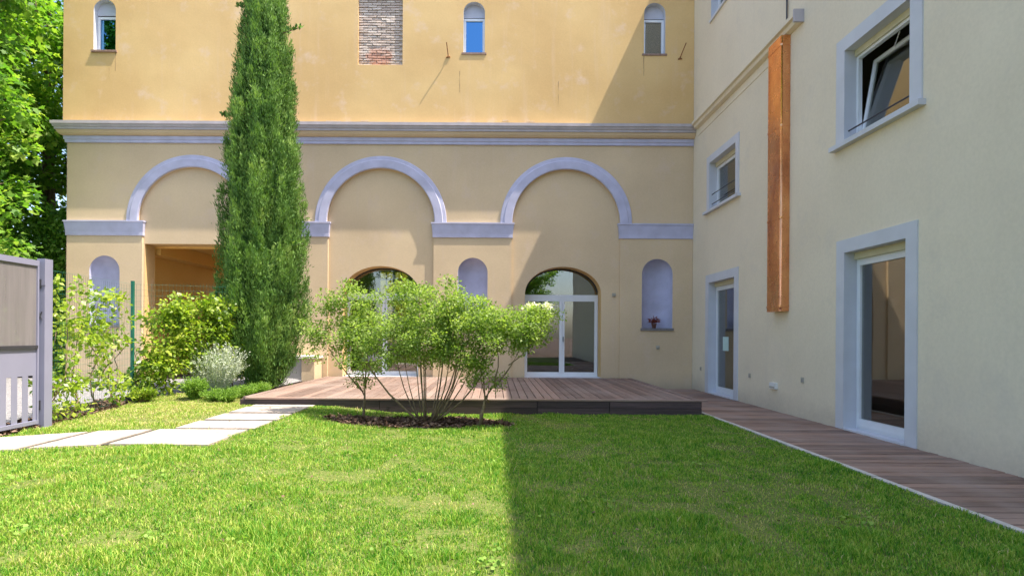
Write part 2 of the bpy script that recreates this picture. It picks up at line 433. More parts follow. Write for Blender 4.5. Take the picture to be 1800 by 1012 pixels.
# path: stone slabs
path = tag(empty('garden_path', (-4.0,7.5,0.13)), 'path of pale rectangular stone slabs crossing the lawn to the deck', kind='structure')
def slab(x0, x1, y0, y1, sk=0.0):
    z = float(g((x0+x1)/2, (y0+y1)/2)); j = lambda: random.uniform(-0.012,0.012)
    pts = [(x0+j(),y0+j()),(x1+j(),y0+j()),(x1+sk+j(),y1+j()),(x0+sk+j(),y1+j())]
    F = lambda a,b,d: (a,b,d)
    MB().ext(F, pts, z-0.06, z+0.022+random.uniform(-0.003,0.003)).build('slab', M['slab'], path)
g_ = 0.085
MB().box(-4.0,-3.05,7.05,9.62,0.08,0.138).box(-5.40,-3.1,6.1,6.75,0.08,0.139).box(-4.7,-3.1,6.75,7.04,0.08,0.139).build('joint_soil', M['joint'], path)
for y0, y1 in ((9.33,10.0),(8.58,9.30),(7.85,8.55),(7.12,7.82)):
    if y1 > 9.6: y1 = 9.64
    slab(-4.02, -3.03, y0+g_/2, y1-g_/2)
MB().box(-4.90,-4.76,5.75,6.92,0.08,0.1385).build('joint_soil', M['joint'], path)
for pts in ([(-4.12,6.08),(-3.06,6.08),(-3.06,7.05),(-4.14,7.05)], [(-4.79,5.84),(-4.215,6.05),(-4.235,7.03),(-4.80,6.90)], [(-5.60,5.42),(-4.88,5.78),(-4.89,6.84),(-5.60,6.42)]):
    z = 0.13+random.uniform(-0.003,0.003)
    MB().ext(lambda a,b,d: (a,b,d), pts, z-0.06, z+0.022).build('slab', M['slab'], path)

# ------------------------------------------------------------------ walkway and kerb
walk = tag(empty('walkway', (4.4,8,0)), 'long brown timber plank walkway along the cream wing', kind='structure')
def plank_mesh(name, L, W_, T_, mat):
    """chamfered plank, long axis X, top at z=0"""
    c = 0.006
    prof = [(-W_/2,-T_),(W_/2,-T_),(W_/2,-c),(W_/2-c,0),(-W_/2+c,0),(-W_/2,-c)]
    v = [(x,a,b_) for x in (-L/2,L/2) for a,b_ in prof]
    f = [(i,(i+1)%6,6+(i+1)%6,6+i) for i in range(6)] + [(0,1,2,3,4,5),(11,10,9,8,7,6)]
    me = bpy.data.meshes.new(name); me.from_pydata(v, [], f); me.materials.append(mat); return me
pm = plank_mesh('plank', 1.41, 0.1265, 0.028, M['walk'])
y = 1.0
while y < 14.62:
    o = bpy.data.objects.new('plank', pm); col.objects.link(o)
    o.location = (4.39+random.uniform(-0.006,0.006), y, random.uniform(-0.003,0.002))
    o.rotation_euler = (random.uniform(-0.012,0.012), 0, random.uniform(-0.003,0.003))
    put(o, walk); y += 0.1435
MB().box(3.69,5.09,0.9,14.69,-0.09,-0.030).build('under_frame', M['fascia'], walk)
k = MB()
for i in range(12):
    k.box(3.615, 3.682, 0.9+i*1.14, 0.9+i*1.14+1.132, -0.12, 0.012+random.uniform(-0.004,0.004))
tag(k.build('kerb_strip', M['kerb']), 'thin pale concrete kerb between the lawn and the plank walkway', kind='structure')

# ------------------------------------------------------------------ raised deck
deck = tag(empty('wooden_deck', (-0.4,9.7,0)), 'low raised brown wooden deck in front of the arched doors', 'deck')
dz = 0.26
LD = 14.68-9.76
dm = plank_mesh('plank', LD, 0.1290, 0.028, M['deck'])
x = -4.13
while x < 3.42:
    o = bpy.data.objects.new('plank', dm); col.objects.link(o)
    o.location = (x, 9.76+LD/2+random.uniform(-0.004,0.004), dz+random.uniform(-0.003,0.0025))
    o.rotation_euler = (random.uniform(-0.010,0.010), 0, math.pi/2+random.uniform(-0.0012,0.0012))
    put(o, deck); x += 0.1405
em = plank_mesh('edge_board', 2.61, 0.11, 0.03, M['deck'])
for i in range(3):
    o = bpy.data.objects.new('edge_board', em); col.objects.link(o)
    o.location = (-2.92+i*2.615, 9.695, dz+0.002); put(o, deck)
em2 = plank_mesh('edge_board', 4.9, 0.11, 0.03, M['deck'])
for xx in (-4.265, 3.475):
    o = bpy.data.objects.new('edge_board', em2); col.objects.link(o); o.rotation_euler = (0,0,math.pi/2)
    o.location = (xx, 12.21, dz+0.002); put(o, deck)
for (x0,x1) in ((-4.3,-1.96),(-1.95,0.72),(0.73,1.95),(1.96,3.5)):
    for (z0,z1) in ((0.118,0.226),(-0.05,0.112)):
        o = MB().box(-(x1-x0)/2,(x1-x0)/2,-0.014,0.014,z0,z1).build('fascia_board', M['fascia'])
        o.location = ((x0+x1)/2, 9.665+random.uniform(-0.003,0.003), 0); put(o, deck)
for xx in (3.515, -4.32):
    for (z0,z1) in ((0.118,0.226),(-0.05,0.112)):
        o = MB().box(-2.48,2.48,-0.014,0.014,z0,z1).build('fascia_board', M['fascia'])
        o.rotation_euler = (0,0,math.pi/2); o.location = (xx,12.17,0); put(o, deck)
MB().box(-4.28,3.49,9.70,14.66,-0.05,0.222).build('under_frame', M['fascia'], deck)

# ------------------------------------------------------------------ yellow building
yb = tag(empty('yellow_building', (-3,14.7,0)), 'yellow and beige rendered building with three lilac trimmed arches and a grey cornice', 'building')
RD = 0.062                                            # depth of the arch recesses
arches = [(-9.13,-6.54),(-4.33,-1.60),(0.42,3.22)]
ZSP, ZTOP = 4.05, 5.64
rec = []
for (a0,a1) in arches:
    cx = (a0+a1)/2
    r_ = 1.39
    rec.append([(a0,-0.4),(a1,-0.4),(a1,4.22)] + [(cx+r_*math.cos(math.pi*k/28), 4.24+r_*math.sin(math.pi*k/28)) for k in range(29)] + [(a0,4.22)])
niches = [(-10.49,-9.71),(-0.97,-0.20),(3.79,4.58)]
nich = [arch(a0,a1,1.55,2.95,0.39) for a0,a1 in niches]
wb = MB()
outer = [(-11.08,-0.5),(5.097,-0.5),(5.097,6.5),(-11.08,6.5)]
wb.add(*sheet(FF, outer, rec+nich, 0.0))
for rc in rec: wb.ext(FF, rc, 0.0, RD, caps=False)
wb.build('lower_wall', M['beige'], yb)
# recess panels with the openings
garage = rect(-9.10,-6.56,-0.4,3.66)
door_a = arch(-3.95,-1.98,0.24,2.42,0.70,26)
door_b = arch(0.77,2.75,0.24,2.42,0.71,26)
for (a0,a1),hole in zip(arches,(garage,door_a,door_b)):
    p = MB(); p.add(*sheet(FF, [(a0-0.2,-0.5),(a1+0.2,-0.5),(a1+0.2,5.8),(a0-0.2,5.8)], [hole], RD))
    MB().ext(FF, hole, RD, 0.50 if hole is garage else 0.56, caps=False).build('opening_reveal', M['yellow'], yb)  # yellow plaster on the reveals carries the warm bounced light
    p.build('recess_panel', M['beige'], yb)
# upper wall
upw = [(-10.41,-9.84),(-0.86,-0.31),(3.80,4.35)]
uph = [arch(a0,a1,8.62,9.67,0.27,16) for a0,a1 in upw]
bricks_h = rect(-3.58,-2.43,8.30,10.05)
ub = MB(); ub.add(*sheet(FF, [(-11.19,6.5),(5.097,6.5),(5.097,11.2),(-11.19,11.2)], uph+[bricks_h], -0.012))
ub.ext(FF, bricks_h, -0.012, 0.09, caps=False)
ub.build('upper_wall', M['yellow'], yb)
# peeling paint just above the cornice: thin raised flakes
fl = MB()
for (cx,cz,wd) in ((-4.2,6.83,0.4),(-3.4,6.85,0.2),(-0.9,6.84,0.22),(0.25,6.88,0.16),(0.9,6.86,0.2),(-6.9,6.82,0.25)):
    n_ = 9
    top = [(cx-wd/2+wd*i/n_, cz+0.006+random.uniform(0,0.02)) for i in range(n_+1)]
    bot = [(cx+wd/2-wd*i/n_, cz-random.uniform(0,0.015)) for i in range(n_+1)]
    fl.ext(FF, bot+top, -0.012-0.007, -0.014)
tag(fl.build('plaster_flake', M['beige'], yb), kind='stuff')
st = MB()
for (cx,z0,z1,wd) in ((-9.84,8.10,8.57,0.012),(3.80,8.05,8.57,0.022),(-0.95,7.6,8.15,0.010),(-10.0,7.9,8.2,0.006),(1.6,7.2,7.9,0.006)):
    n_ = 7; lf = [(cx-wd/2*(1-i/n_*0.7)+random.uniform(-.004,.004), z1+(z0-z1)*i/n_) for i in range(n_+1)]; rt = [(cx+wd/2*(1-i/n_*0.7)+random.uniform(-.004,.004), z1+(z0-z1)*i/n_) for i in range(n_,-1,-1)]
    st.ext(FF, lf+rt, -0.0145, -0.013)
tag(st.build('rain_streak', M['streak'], yb), kind='stuff')
# the rest of the shell
sh = MB()
sh.add([(-11.09,14.7,-0.5),(-11.09,21,-0.5),(-11.09,21,6.6),(-11.09,14.7,6.6)], [(0,1,2,3)])
sh.add([(-11.19,14.69,6.6),(-11.19,21,6.6),(-11.19,21,11.2),(-11.19,14.69,11.2)], [(0,1,2,3)])
BK = lambda a,b,d: (a,21+d,b)
sh.add(*sheet(BK, [(-11.15,-0.5),(12,-0.5),(12,11.2),(-11.15,11.2)], [rect(-4.35,-3.1,1.0,3.75), rect(-9.3,-6.4,-0.3,3.7)], 0))
sh.build('rear_wall', M['beige'], yb)
MB().box(-11.35,12,14.55,21.2,11.2,11.35).build('roof', M['roof'], yb)

# cornice: swept profile along the front and round the left corner
def sweep_front(name, prof, mat, x0=-11.08, x1=5.097, left_return=True, pl=0.0):
    """prof: (projection, z). Mitred return at the left end."""
    v, f = [], []; n_ = len(prof)
    rings = []
    if left_return: rings.append([(x0-p, 21.0, z) for p,z in prof])
    rings.append([((x0-p) if left_return else x0, YF-p, z) for p,z in prof])
    rings.append([(x1, YF-p, z) for p,z in prof])
    for r_ in rings: v += r_
    for i in range(len(rings)-1):
        for k in range(n_-1): f.append((i*n_+k, i*n_+k+1, (i+1)*n_+k+1, (i+1)*n_+k))
    f.append(tuple(range(n_))); f.append(tuple((len(rings)-1)*n_+k for k in range(n_-1,-1,-1)))
    return mesh_obj(name, v, f, mat, yb)
sweep_front('cornice', [(0.0,6.78),(0.17,6.765),(0.26,6.735),(0.26,6.66),(0.24,6.655),(0.222,6.60),(0.20,6.59),(0.20,6.535),(0.0,6.53)], M['greycornice'])
sweep_front('cornice_cove', [(0.001,6.53),(0.18,6.53),(0.155,6.47),(0.11,6.425),(0.075,6.415),(0.001,6.41)], M['beige'])
sweep_front('frieze_band', [(0.001,6.41),(0.065,6.41),(0.06,6.33),(0.04,6.31),(0.04,6.25),(0.001,6.245)], M['lilac'])

# impost bands with returns
def impost(x0, x1, e0=True, e1=True):
    prof = [(0.0,4.245),(0.066,4.24),(0.066,4.205),(0.050,4.19),(0.024,3.95),(0.024,3.86),(0.0,3.855)]
    n_ = len(prof)
    rg = []
    if e0: rg.append([(x0-p, YF+0.09, z) for p,z in prof])
    rg.append([(x0-(p if e0 else 0), YF-p, z) for p,z in prof])
    rg.append([(x1+(p if e1 else 0), YF-p, z) for p,z in prof])
    if e1: rg.append([(x1+p, YF+0.09, z) for p,z in prof])
    v = [q for r_ in rg for q in r_]; f = []
    for i in range(len(rg)-1):
        for k in range(n_-1): f.append((i*n_+k, i*n_+k+1, (i+1)*n_+k+1, (i+1)*n_+k))
    f.append(tuple(range(n_))); f.append(tuple((len(rg)-1)*n_+k for k in range(n_-1,-1,-1)))
    mesh_obj('impost_band', v, f, M['lilac'], yb)
impost(-11.08,-9.13); impost(-6.54,-4.33); impost(-1.60,0.42); impost(3.22,5.095,True,False)
# arch trims
for (a0,a1) in arches:
    cx = (a0+a1)/2; ro, ri = 1.70, 1.39; K = 40
    v, f = [], []
    prof = [(ri,0.0),(ri,-0.052),(ri+0.02,-0.060),(ri+0.20,-0.060),(ri+0.22,-0.045),(ri+0.30,-0.035),(ro,-0.025),(ro,0.0)]
    for k in range(K+1):
        an = math.pi*k/K
        for (r_,d_) in prof: v.append((cx+r_*math.cos(an), YF+d_, 4.243+r_*math.sin(an)))
    q = len(prof)
    for k in range(K):
        for i in range(q-1): f.append((k*q+i,k*q+i+1,(k+1)*q+i+1,(k+1)*q+i))
    f += [tuple(range(q)), tuple(K*q+i for i in range(q-1,-1,-1))]
    mesh_obj('arch_trim', v, f, M['lilac'], yb)
# niches
for i, ((a0,a1),nh) in enumerate(zip(niches,nich)):
    q = MB(); cxn = (a0+a1)/2
    # curved back: half cylinder with a flattened depth, closed by a quarter dome
    K, dep, zs, r_ = 14, 0.34, 2.95, (a1-a0)/2
    cols = []
    for k in range(K+1):
        an = math.pi*k/K
        cols.append((cxn-r_*math.cos(an), dep*math.sin(an)))
    v = [(x_,YF+d_,z_) for z_ in (1.55,zs) for x_,d_ in cols]
    J = 8
    for j in range(1,J+1):
        ph = math.pi/2*j/J
        v += [(cxn+(x_-cxn)*math.cos(ph), YF+d_*math.cos(ph), zs+0.39*math.sin(ph)) for x_,d_ in cols]
    f = [(s_*(K+1)+k, s_*(K+1)+k+1, (s_+1)*(K+1)+k+1, (s_+1)*(K+1)+k) for s_ in range(J+1) for k in range(K)]
    niche = mesh_obj('niche', v, f, M['lilac'], yb, True)
    MB().fbox(FF, a0-0.03, a1+0.03, 1.49, 1.553, -0.035, 0.36).build('sill', M['slate'], niche)

# windows: frame, panes, sill
def window(F, x0, x1, z0, z1, d, fr, gm, parent, pane_d=0.03, name='window', mull=None, rail=0.0):
    q = MB(); t = 0.06
    q.fbox(F, x0, x1, z0, z0+fr+rail, d, d+t); q.fbox(F, x0, x1, z1-fr, z1, d, d+t)
    q.fbox(F, x0, x0+fr, z0+fr+rail, z1-fr, d+0.001, d+t-0.001); q.fbox(F, x1-fr, x1, z0+fr+rail, z1-fr, d+0.001, d+t-0.001)
    if mull: q.fbox(F, mull-0.05, mull+0.05, z0+fr+rail, z1-fr, d-0.012, d+t-0.002)
    fo = q.build(name, M['pvc'], parent)
    spans = [(x0+fr, x1-fr)] if not mull else [(x0+fr, mull-0.05),(mull+0.05, x1-fr)]
    for a,b_ in spans:
        MB().fbox(F, a-0.005, b_+0.005, z0+fr+rail-0.005, z1-fr+0.005, d+pane_d, d+pane_d+0.006).build('pane', gm, fo)
    return fo
for i,(a0,a1) in enumerate(upw):
    rv = MB().ext(FF, uph[i], -0.012, 0.26, caps=False).build('window_reveal', M['whitetrim'], yb)
    lun = MB(); lz = 9.60
    lun.ext(FF, [p for p in uph[i] if p[1] > lz+0.005] + [(a0,lz),(a1,lz)], 0.14, 0.16)
    lun.build('lunette', M['lilac_pale'], rv)
    wd = window(FF, a0, a1, 8.62, 9.575, 0.13 if i else 0.15, 0.06, M['glass'] if i == 2 else M['glass_sky_tint'], yb)
    MB().fbox(FF, a0-0.045, a1+0.045, 8.575, 8.625, -0.055 if i == 0 else -0.03, 0.2).build('sill', M['terracotta_sill'], wd)
    dk = MB(); dk.fbox(FF, a0-0.02, a1+0.02, 8.55, 9.95, 0.261, 0.9); dk.build('dark_backing', M['dark'], yb)  # near-black backing box, its colour standing in for the unlit room
# faint curtain behind the left window
cm_ = MB()
for k in range(6): cm_.fbox(FF, -10.33+k*0.02, -10.315+k*0.02, 8.66, 9.52, 0.222+0.004*(k%2), 0.23+0.004*(k%2))
cm_.build('curtain', M['pvc'], yb)

# brick panel
bp = MB().fbox(FF, -3.60, -2.41, 8.28, 10.07, 0.075, 0.14).build('brick_panel', M['mortar'], yb)
variants = []
for vI in range(6):
    L_, H_ = 0.222+random.uniform(-0.01,0.006), 0.047+random.uniform(-0.004,0.003)
    j = lambda s_=0.004: random.uniform(-s_,s_)
    v = [(sx_*L_/2+j(), -0.03+j(), sz_*H_/2+j(0.003)) for sz_ in (-1,1) for sx_ in (-1,1)] + [(sx_*(L_/2), 0.03, sz_*H_/2) for sz_ in (-1,1) for sx_ in (-1,1)]
    me = bpy.data.meshes.new('brick'); me.from_pydata(v, [], [(0,1,3,2),(0,4,5,1),(2,3,7,6),(0,2,6,4),(1,5,7,3)]); me.materials.append(M['brick']); variants.append(me)
halfb = bpy.data.meshes.new('brick'); halfb.from_pydata([(x_*0.48,y_,z_) for x_,y_,z_ in v], [], [(0,1,3,2),(0,4,5,1),(2,3,7,6),(0,2,6,4),(1,5,7,3)]); halfb.materials.append(M['brick'])
row = 0; z = 8.33
while z < 10.05:
    xx = -3.575 + (0.0 if row % 2 else 0.115); first = True
    xs_ = []
    if row % 2 == 0: xs_.append((-3.518, halfb))
    xc = (-3.458 if row % 2 else -3.342)
    while xc < -2.52: xs_.append((xc, random.choice(variants))); xc += 0.235
    if xc - 0.1175 < -2.50: xs_.append((min(xc-0.06, -2.49), halfb))
    for xb, me in xs_:
        o = bpy.data.objects.new('brick', me); col.objects.link(o)
        o.location = (xb+random.uniform(-0.006,0.006), YF+0.075+random.uniform(-0.006,0.006), z+random.uniform(-0.004,0.004))
        o.rotation_euler = (random.uniform(-0.03,0.03), random.uniform(-0.02,0.02), random.uniform(-0.03,0.03))
        put(o, bp)
    z += 0.0655; row += 1

# arched doors of the front
def arched_door(x0, x1, hole, parent, zt0=2.26, zt1=2.43):
    q = MB(); d, t, fr = 0.48, 0.07, 0.085
    q.fbox(FF, x0, x1, 0.262, 0.262+0.11, d, d+t)
    q.fbox(FF, x0, x0+fr, 0.372, zt0, d+0.001, d+t-0.001); q.fbox(FF, x1-fr, x1, 0.372, zt0, d+0.001, d+t-0.001)
    q.fbox(FF, x0, x1, zt0, zt1, d-0.01, d+t)
    cx = (x0+x1)/2
    q.fbox(FF, cx-0.045, cx+0.035, 0.372, zt0, d-0.015, d+t-0.002)
    q.fbox(FF, cx+0.042, cx+0.095, 0.372, zt0, d-0.008, d+t-0.003)
    # thin arched rim
    outl = [p for p in hole if p[1] > zt1]
    ins = [(cx+(a-cx)*0.97, zt1+(b_-zt1)*0.955) for a,b_ in outl]
    n_ = len(outl)
    v = [FF(a,b_,d) for a,b_ in outl]+[FF(a,b_,d) for a,b_ in ins]+[FF(a,b_,d+t) for a,b_ in outl]+[FF(a,b_,d+t) for a,b_ in ins]
    f = []
    for i in range(n_-1):
        f += [(i,i+1,n_+i+1,n_+i),(n_+i,n_+i+1,3*n_+i+1,3*n_+i)]
    fo = q.build('door_frame', M['pvc'], parent)
    mesh_obj('arched_rim', v, f, M['iron'], fo)
    MB().fbox(FF, x0+fr-0.004, cx-0.04, 0.36, zt0+0.005, d+0.03, d+0.037).build('pane', M['glass'], fo)
    MB().fbox(FF, cx+0.09, x1-fr+0.004, 0.36, zt0+0.005, d+0.03, d+0.037).build('pane', M['glass'], fo)
    MB().ext(FF, outl + [(x0,zt1-0.005)] + [(x1,zt1-0.005)], d+0.03, d+0.037).build('fanlight_pane', M['glass'], fo)
    MB().fbox(FF, cx+0.05, cx+0.065, 1.18, 1.32, d-0.05, d-0.008).build('handle', M['iron'], fo)
    MB().fbox(FF, x0-0.02, x1+0.02, 0.225, 0.2625, 0.05, d+0.2).build('sill', M['whitetrim'], fo)
    return fo
arched_door(-3.94,-1.99,door_a,yb); arched_door(0.78,2.74,door_b,yb)
# rooms behind
def room(x0,x1,y0,y1,z0,z1,parent,mat=None,holes=None,back=True):
    mat = mat or M['room']
    q = MB(); q.add([(x0,y0,z0),(x0,y1,z0),(x0,y1,z1),(x0,y0,z1)], [(0,1,2,3)])
    q.add([(x1,y0,z0),(x1,y1,z0),(x1,y1,z1),(x1,y0,z1)], [(0,1,2,3)])
    q.add([(x0,y0,z1),(x1,y0,z1),(x1,y1,z1),(x0,y1,z1)], [(0,1,2,3)])
    if back: q.add(*sheet(lambda a,b_,d: (a,y1+d,b_), rect(x0,x1,z0,z1), holes or [], 0))
    q.build('room_wall', mat, parent)
    MB().add([(x0,y0,z0),(x1,y0,z0),(x1,y1,z0),(x0,y1,z0)], [(0,1,2,3)]).build('room_floor', M['roomfloor'] if mat is M['room'] else M['gravel'], parent)
room(-5.2,-0.2,15.262,20.9,0.27,4.3,yb,holes=[rect(-4.3,-3.15,1.0,3.7)])
room(-0.15,5.0,15.262,20.9,0.27,4.3,yb)
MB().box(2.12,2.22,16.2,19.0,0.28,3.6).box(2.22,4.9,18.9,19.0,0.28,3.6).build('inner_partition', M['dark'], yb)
rw = MB()
for (a,b_) in ((-4.3,-4.22),(-3.77,-3.67),(-3.23,-3.15)): rw.fbox(BK, a, b_, 1.0, 3.7, -0.12, -0.06)
for zz in (1.0,1.6,2.2,2.8,3.35,3.64): rw.fbox(BK, -4.3, -3.15, zz, zz+0.05, -0.115, -0.065)
for a in (-4.0,-3.45): rw.fbox(BK, a-0.015, a+0.015, 1.0, 3.7, -0.11, -0.07)
MB().fbox(BK, -4.5, -2.95, 0.9, 3.85, 0.10, 0.11).build('warm_sheet', M['warm_sheet'], yb)  # added translucent cream sheet, warms the sky light in the rear window
rear = rw.build('rear_window', M['pvc'], yb)
# carport interior
room(-9.42,-6.3,15.2,21.0-0.02,0.12,3.82,yb,M['ochre'],back=False)
MB().fbox(FF, -9.42, -6.3, 3.60, 3.82, 0.501, 0.52).fbox(FF, -9.42, -9.095, 0.1, 3.82, 0.501, 0.503).build('inner_lintel', M['ochre'], yb)
MB().box(-9.41,-9.0,15.3,20.9,3.45,3.81).build('ceiling_beam', M['ochre'], yb)

# iron rods, sockets, little things on the front
def rod(x, z, tip):
    q = MB(); q.tube([(x,YF-0.01,z),(x,YF-0.06,z+0.01),(x+tip[0],YF-tip[1],z+tip[2])], 0.013, 6)
    q.tube([(x-0.05,YF-0.022,z-0.03),(x+0.05,YF-0.022,z-0.02)], 0.016, 6)
    return q.build('iron_rod', M['rust'], yb)
rod(-1.25, 8.53, (-0.03,0.19,0.27)); rod(4.73, 8.52, (0.10,0.20,0.30))
for (x,z) in ((3.08,2.41),(4.21,1.06)):
    d_ = RD if x < 3.2 else 0
    s_ = MB().fbox(FF, x-0.045, x+0.045, z-0.045, z+0.045, d_-0.018, d_).build('wall_socket', M['socket'], yb)
    MB().tube([FF(x,z,d_-0.018), FF(x,z-0.01,d_-0.06)], 0.018, 8).build('cap', M['socket'], s_)

# bench / low masonry box by the front
bn = tag(empty('stone_bench', (-4.8,14.3,0.2)), 'low stone bench with white top and grey end, against the wall behind the cypress', 'bench')
MB().box(-5.3,-4.42,14.02,14.68,0.74,0.80).build('bench_top', M['stone_top'], bn)
MB().box(-5.22,-4.78,14.08,14.66,0.1,0.74).build('grey_block', M['concrete'], bn)
MB().box(-4.775,-4.46,14.06,14.66,0.1,0.74).build('cream_block', M['beige'], bn)

# red potted plant in the right niche
pt = tag(empty('potted_plant', (4.13,14.78,1.555)), 'small dark red leafed plant in a pot on the sill of the right niche', 'potted plant')
v, f = [], []
for j,(r_,z_) in enumerate(((0.045,0),(0.065,0.10),(0.072,0.10),(0.072,0.12),(0.06,0.12))):
    for k in range(12): v.append((4.13+r_*math.cos(k*math.pi/6), 14.78+r_*math.sin(k*math.pi/6), 1.555+z_))
for j in range(4):
    for k in range(12): f.append((j*12+k, j*12+(k+1)%12, (j+1)*12+(k+1)%12, (j+1)*12+k))
f.append(tuple(range(11,-1,-1))); f.append(tuple(48+k for k in range(12)))
mesh_obj('pot', v, f, M['pot'], pt, False)
T_ = unit(260); T_[:,2] = np.abs(T_[:,2])*0.8+0.15
C_ = np.array([4.13,14.78,1.68]) + T_*rng.random((260,1))*np.array([0.15,0.10,0.16])
foliage('foliage', C_, 0.05+0.03*rng.random(260), T_, unit(260), L_RED, pt, NARROW)

# ------------------------------------------------------------------ cream wing on the right
cb = tag(empty('cream_building', (5.1,8,0)), 'cream rendered wing on the right with blue white window and door surrounds', 'building')
dA, dB = (12.11,13.56), (7.05,8.29)                   # door openings along Y
wA, wB, wC = (12.08,13.55), (7.00,8.31), (12.08,13.55)
opn = [rect(dA[0],dA[1],0.0,2.62), rect(dB[0],dB[1],0.0,2.57), rect(wA[0],wA[1],4.33,5.47), rect(wB[0],wB[1],4.17,5.52), rect(wC[0],wC[1],8.85,10.0)]
q = MB(); q.add(*sheet(FW, [(-7,-0.5),(14.699,-0.5),(14.699,12.54),(10.2,12.54),(10.2,10.83),(-7,10.83)], opn, 0.0)); q.build('wall', M['cream'], cb)
q = MB()
q.add([(12,-7,-0.5),(12,21,-0.5),(12,21,12.5),(12,-7,12.5)], [(0,1,2,3)])
q.add([(5.1,-7,-0.5),(12,-7,-0.5),(12,-7,10.83),(5.1,-7,10.83)], [(0,1,2,3)])
q.add([(5.1,10.2,10.7),(12,10.2,10.7),(12,10.2,12.54),(5.1,10.2,12.54)], [(0,1,2,3)])
q.add([(5.1,14.7,11.2),(12,14.7,11.2),(12,14.7,12.54),(5.1,14.7,12.54)], [(0,1,2,3)])
q.build('rear_wall', M['cream'], cb)
MB().box(5.1,12,-7,10.19,10.76,10.83).box(5.1,12,10.2,14.7,12.46,12.54).build('roof', M['roof'], cb)
# sub-walls keep light out of the shell except through panes
def wing_room(y0,y1,z0,z1,depth=4.0):
    q = MB(); X0, X1 = XW+0.27, XW+depth
    q.add([(X0,y0,z0),(X1,y0,z0),(X1,y0,z1),(X0,y0,z1)], [(0,1,2,3)])
    q.add([(X0,y1,z0),(X1,y1,z0),(X1,y1,z1),(X0,y1,z1)], [(0,1,2,3)])
    q.add([(X1,y0,z0),(X1,y1,z0),(X1,y1,z1),(X1,y0,z1)], [(0,1,2,3)])
    q.add([(X0,y0,z1),(X1,y0,z1),(X1,y1,z1),(X0,y1,z1)], [(0,1,2,3)])
    q.build('room_wall', M['room'], cb)
    MB().add([(X0,y0,z0),(X1,y0,z0),(X1,y1,z0),(X0,y1,z0)], [(0,1,2,3)]).build('room_floor', M['roomfloor'], cb)
wing_room(5.2,9.6,-0.01,3.0); wing_room(11.0,14.6,-0.01,3.0); wing_room(5.2,9.6,3.3,6.4); wing_room(11.0,14.6,3.3,6.4); wing_room(11.0,14.6,8.0,10.6)

def surround(y0,y1,z0,z1,wd,t=0.02,bottom=False,z_b=None):
    zb = z0
    q = MB()
    q.fbox(FW, y0-wd, y0, zb, z1+wd, -t, 0.0); q.fbox(FW, y1, y1+wd, zb, z1+wd, -t, 0.0)
    q.fbox(FW, y0, y1, z1, z1+wd, -t, 0.0)
    for (a,b_,c_,e_) in ((y0,y0,z0,z1),(y1,y1,z0,z1)):
        q.add([FW(a,c_,0),FW(a,e_,0),FW(a,e_,0.24),FW(a,c_,0.24)], [(0,1,2,3)])
    q.add([FW(y0,z1,0),FW(y1,z1,0),FW(y1,z1,0.24),FW(y0,z1,0.24)], [(0,1,2,3)])
    q.add([FW(y0,z0,0),FW(y1,z0,0),FW(y1,z0,0.24),FW(y0,z0,0.24)], [(0,1,2,3)])
    return q.build('surround', M['whitetrim'], cb)
def shutter(y0,y1,z1,h_,par):
    MB().fbox(FW, y0+0.002, y1-0.002, z1-h_, z1-0.002, 0.13, 0.20).build('shutter_box', M['shutterbox'], par)
# doors
for (y0,y1),zt,nm in ((dA,2.62,'far'),(dB,2.57,'near')):
    s_ = surround(y0,y1,0.002,zt,0.19)
    MB().fbox(FW, y0-0.01, y1+0.01, -0.02, 0.022, -0.02, 0.25).build('threshold', M['whitetrim'], s_)
    dr = MB(); d = 0.17
    zf = zt-0.10
    dr.fbox(FW,y0,y0+0.035,0.022,zf,d,d+0.07).fbox(FW,y1-0.035,y1,0.022,zf,d,d+0.07).fbox(FW,y0+0.035,y1-0.035,zf-0.035,zf,d+0.001,d+0.069)
    dr.fbox(FW,y0+0.035,y1-0.035,0.022,0.055,d+0.001,d+0.069)
    door = dr.build('glazed_door', M['pvc'], cb)
    lf = MB(); a,b_ = y0+0.039, y1-0.039; fr = 0.055
    lf.fbox(FW,a,b_,0.06,0.06+0.11,d-0.015,d+0.05).fbox(FW,a,b_,zf-0.04-fr,zf-0.04,d-0.015,d+0.05)
    lf.fbox(FW,a,a+fr,0.17,zf-0.04-fr,d-0.014,d+0.049).fbox(FW,b_-fr,b_,0.17,zf-0.04-fr,d-0.014,d+0.049)
    lf.build('leaf_frame', M['pvc'], door)
    MB().fbox(FW,a+fr-0.004,b_-fr+0.004,0.166,zf-0.04-fr+0.004,d+0.015,d+0.022).build('pane', M['glass'], door)
    shutter(y0,y1,zt,0.10,s_)
    if nm == 'far':
        MB().fbox(FW, 12.86, 13.18, 1.02, 1.34, d+0.010, d+0.013).build('paper_notice', M['paper'], door)
    else:
        MB().fbox(FW, a+0.02, a+0.05, 1.03, 1.17, d-0.06, d-0.016).build('handle', M['iron'], door)
# small lower window
s_ = surround(wA[0],wA[1],4.33,5.47,0.165)
MB().fbox(FW, wA[0]-0.24, wA[1]+0.24, 4.275, 4.335, -0.09, 0.24).build('sill', M['whitetrim'], s_)
window(FW, wA[0], wA[1], 4.335, 5.37, 0.17, 0.07, M['glass'], cb, name='small_window')
shutter(wA[0],wA[1],5.47,0.10,s_)
for zz in (4.49,4.72):
    MB().tube([FW(wA[0],zz,0.05),FW(wA[1],zz,0.05)], 0.011, 6).build('guard_bar', M['iron'], s_)
# top window, only its foot in view
s_ = surround(wC[0],wC[1],8.85,10.0,0.0001,0.001)
MB().fbox(FW, wC[0]-0.02, wC[1]+0.02, 8.80, 8.852, -0.04, 0.24).build('sill', M['whitetrim'], s_)
window(FW, wC[0], wC[1], 8.852, 9.9, 0.17, 0.07, M['glass'], cb, name='top_window')
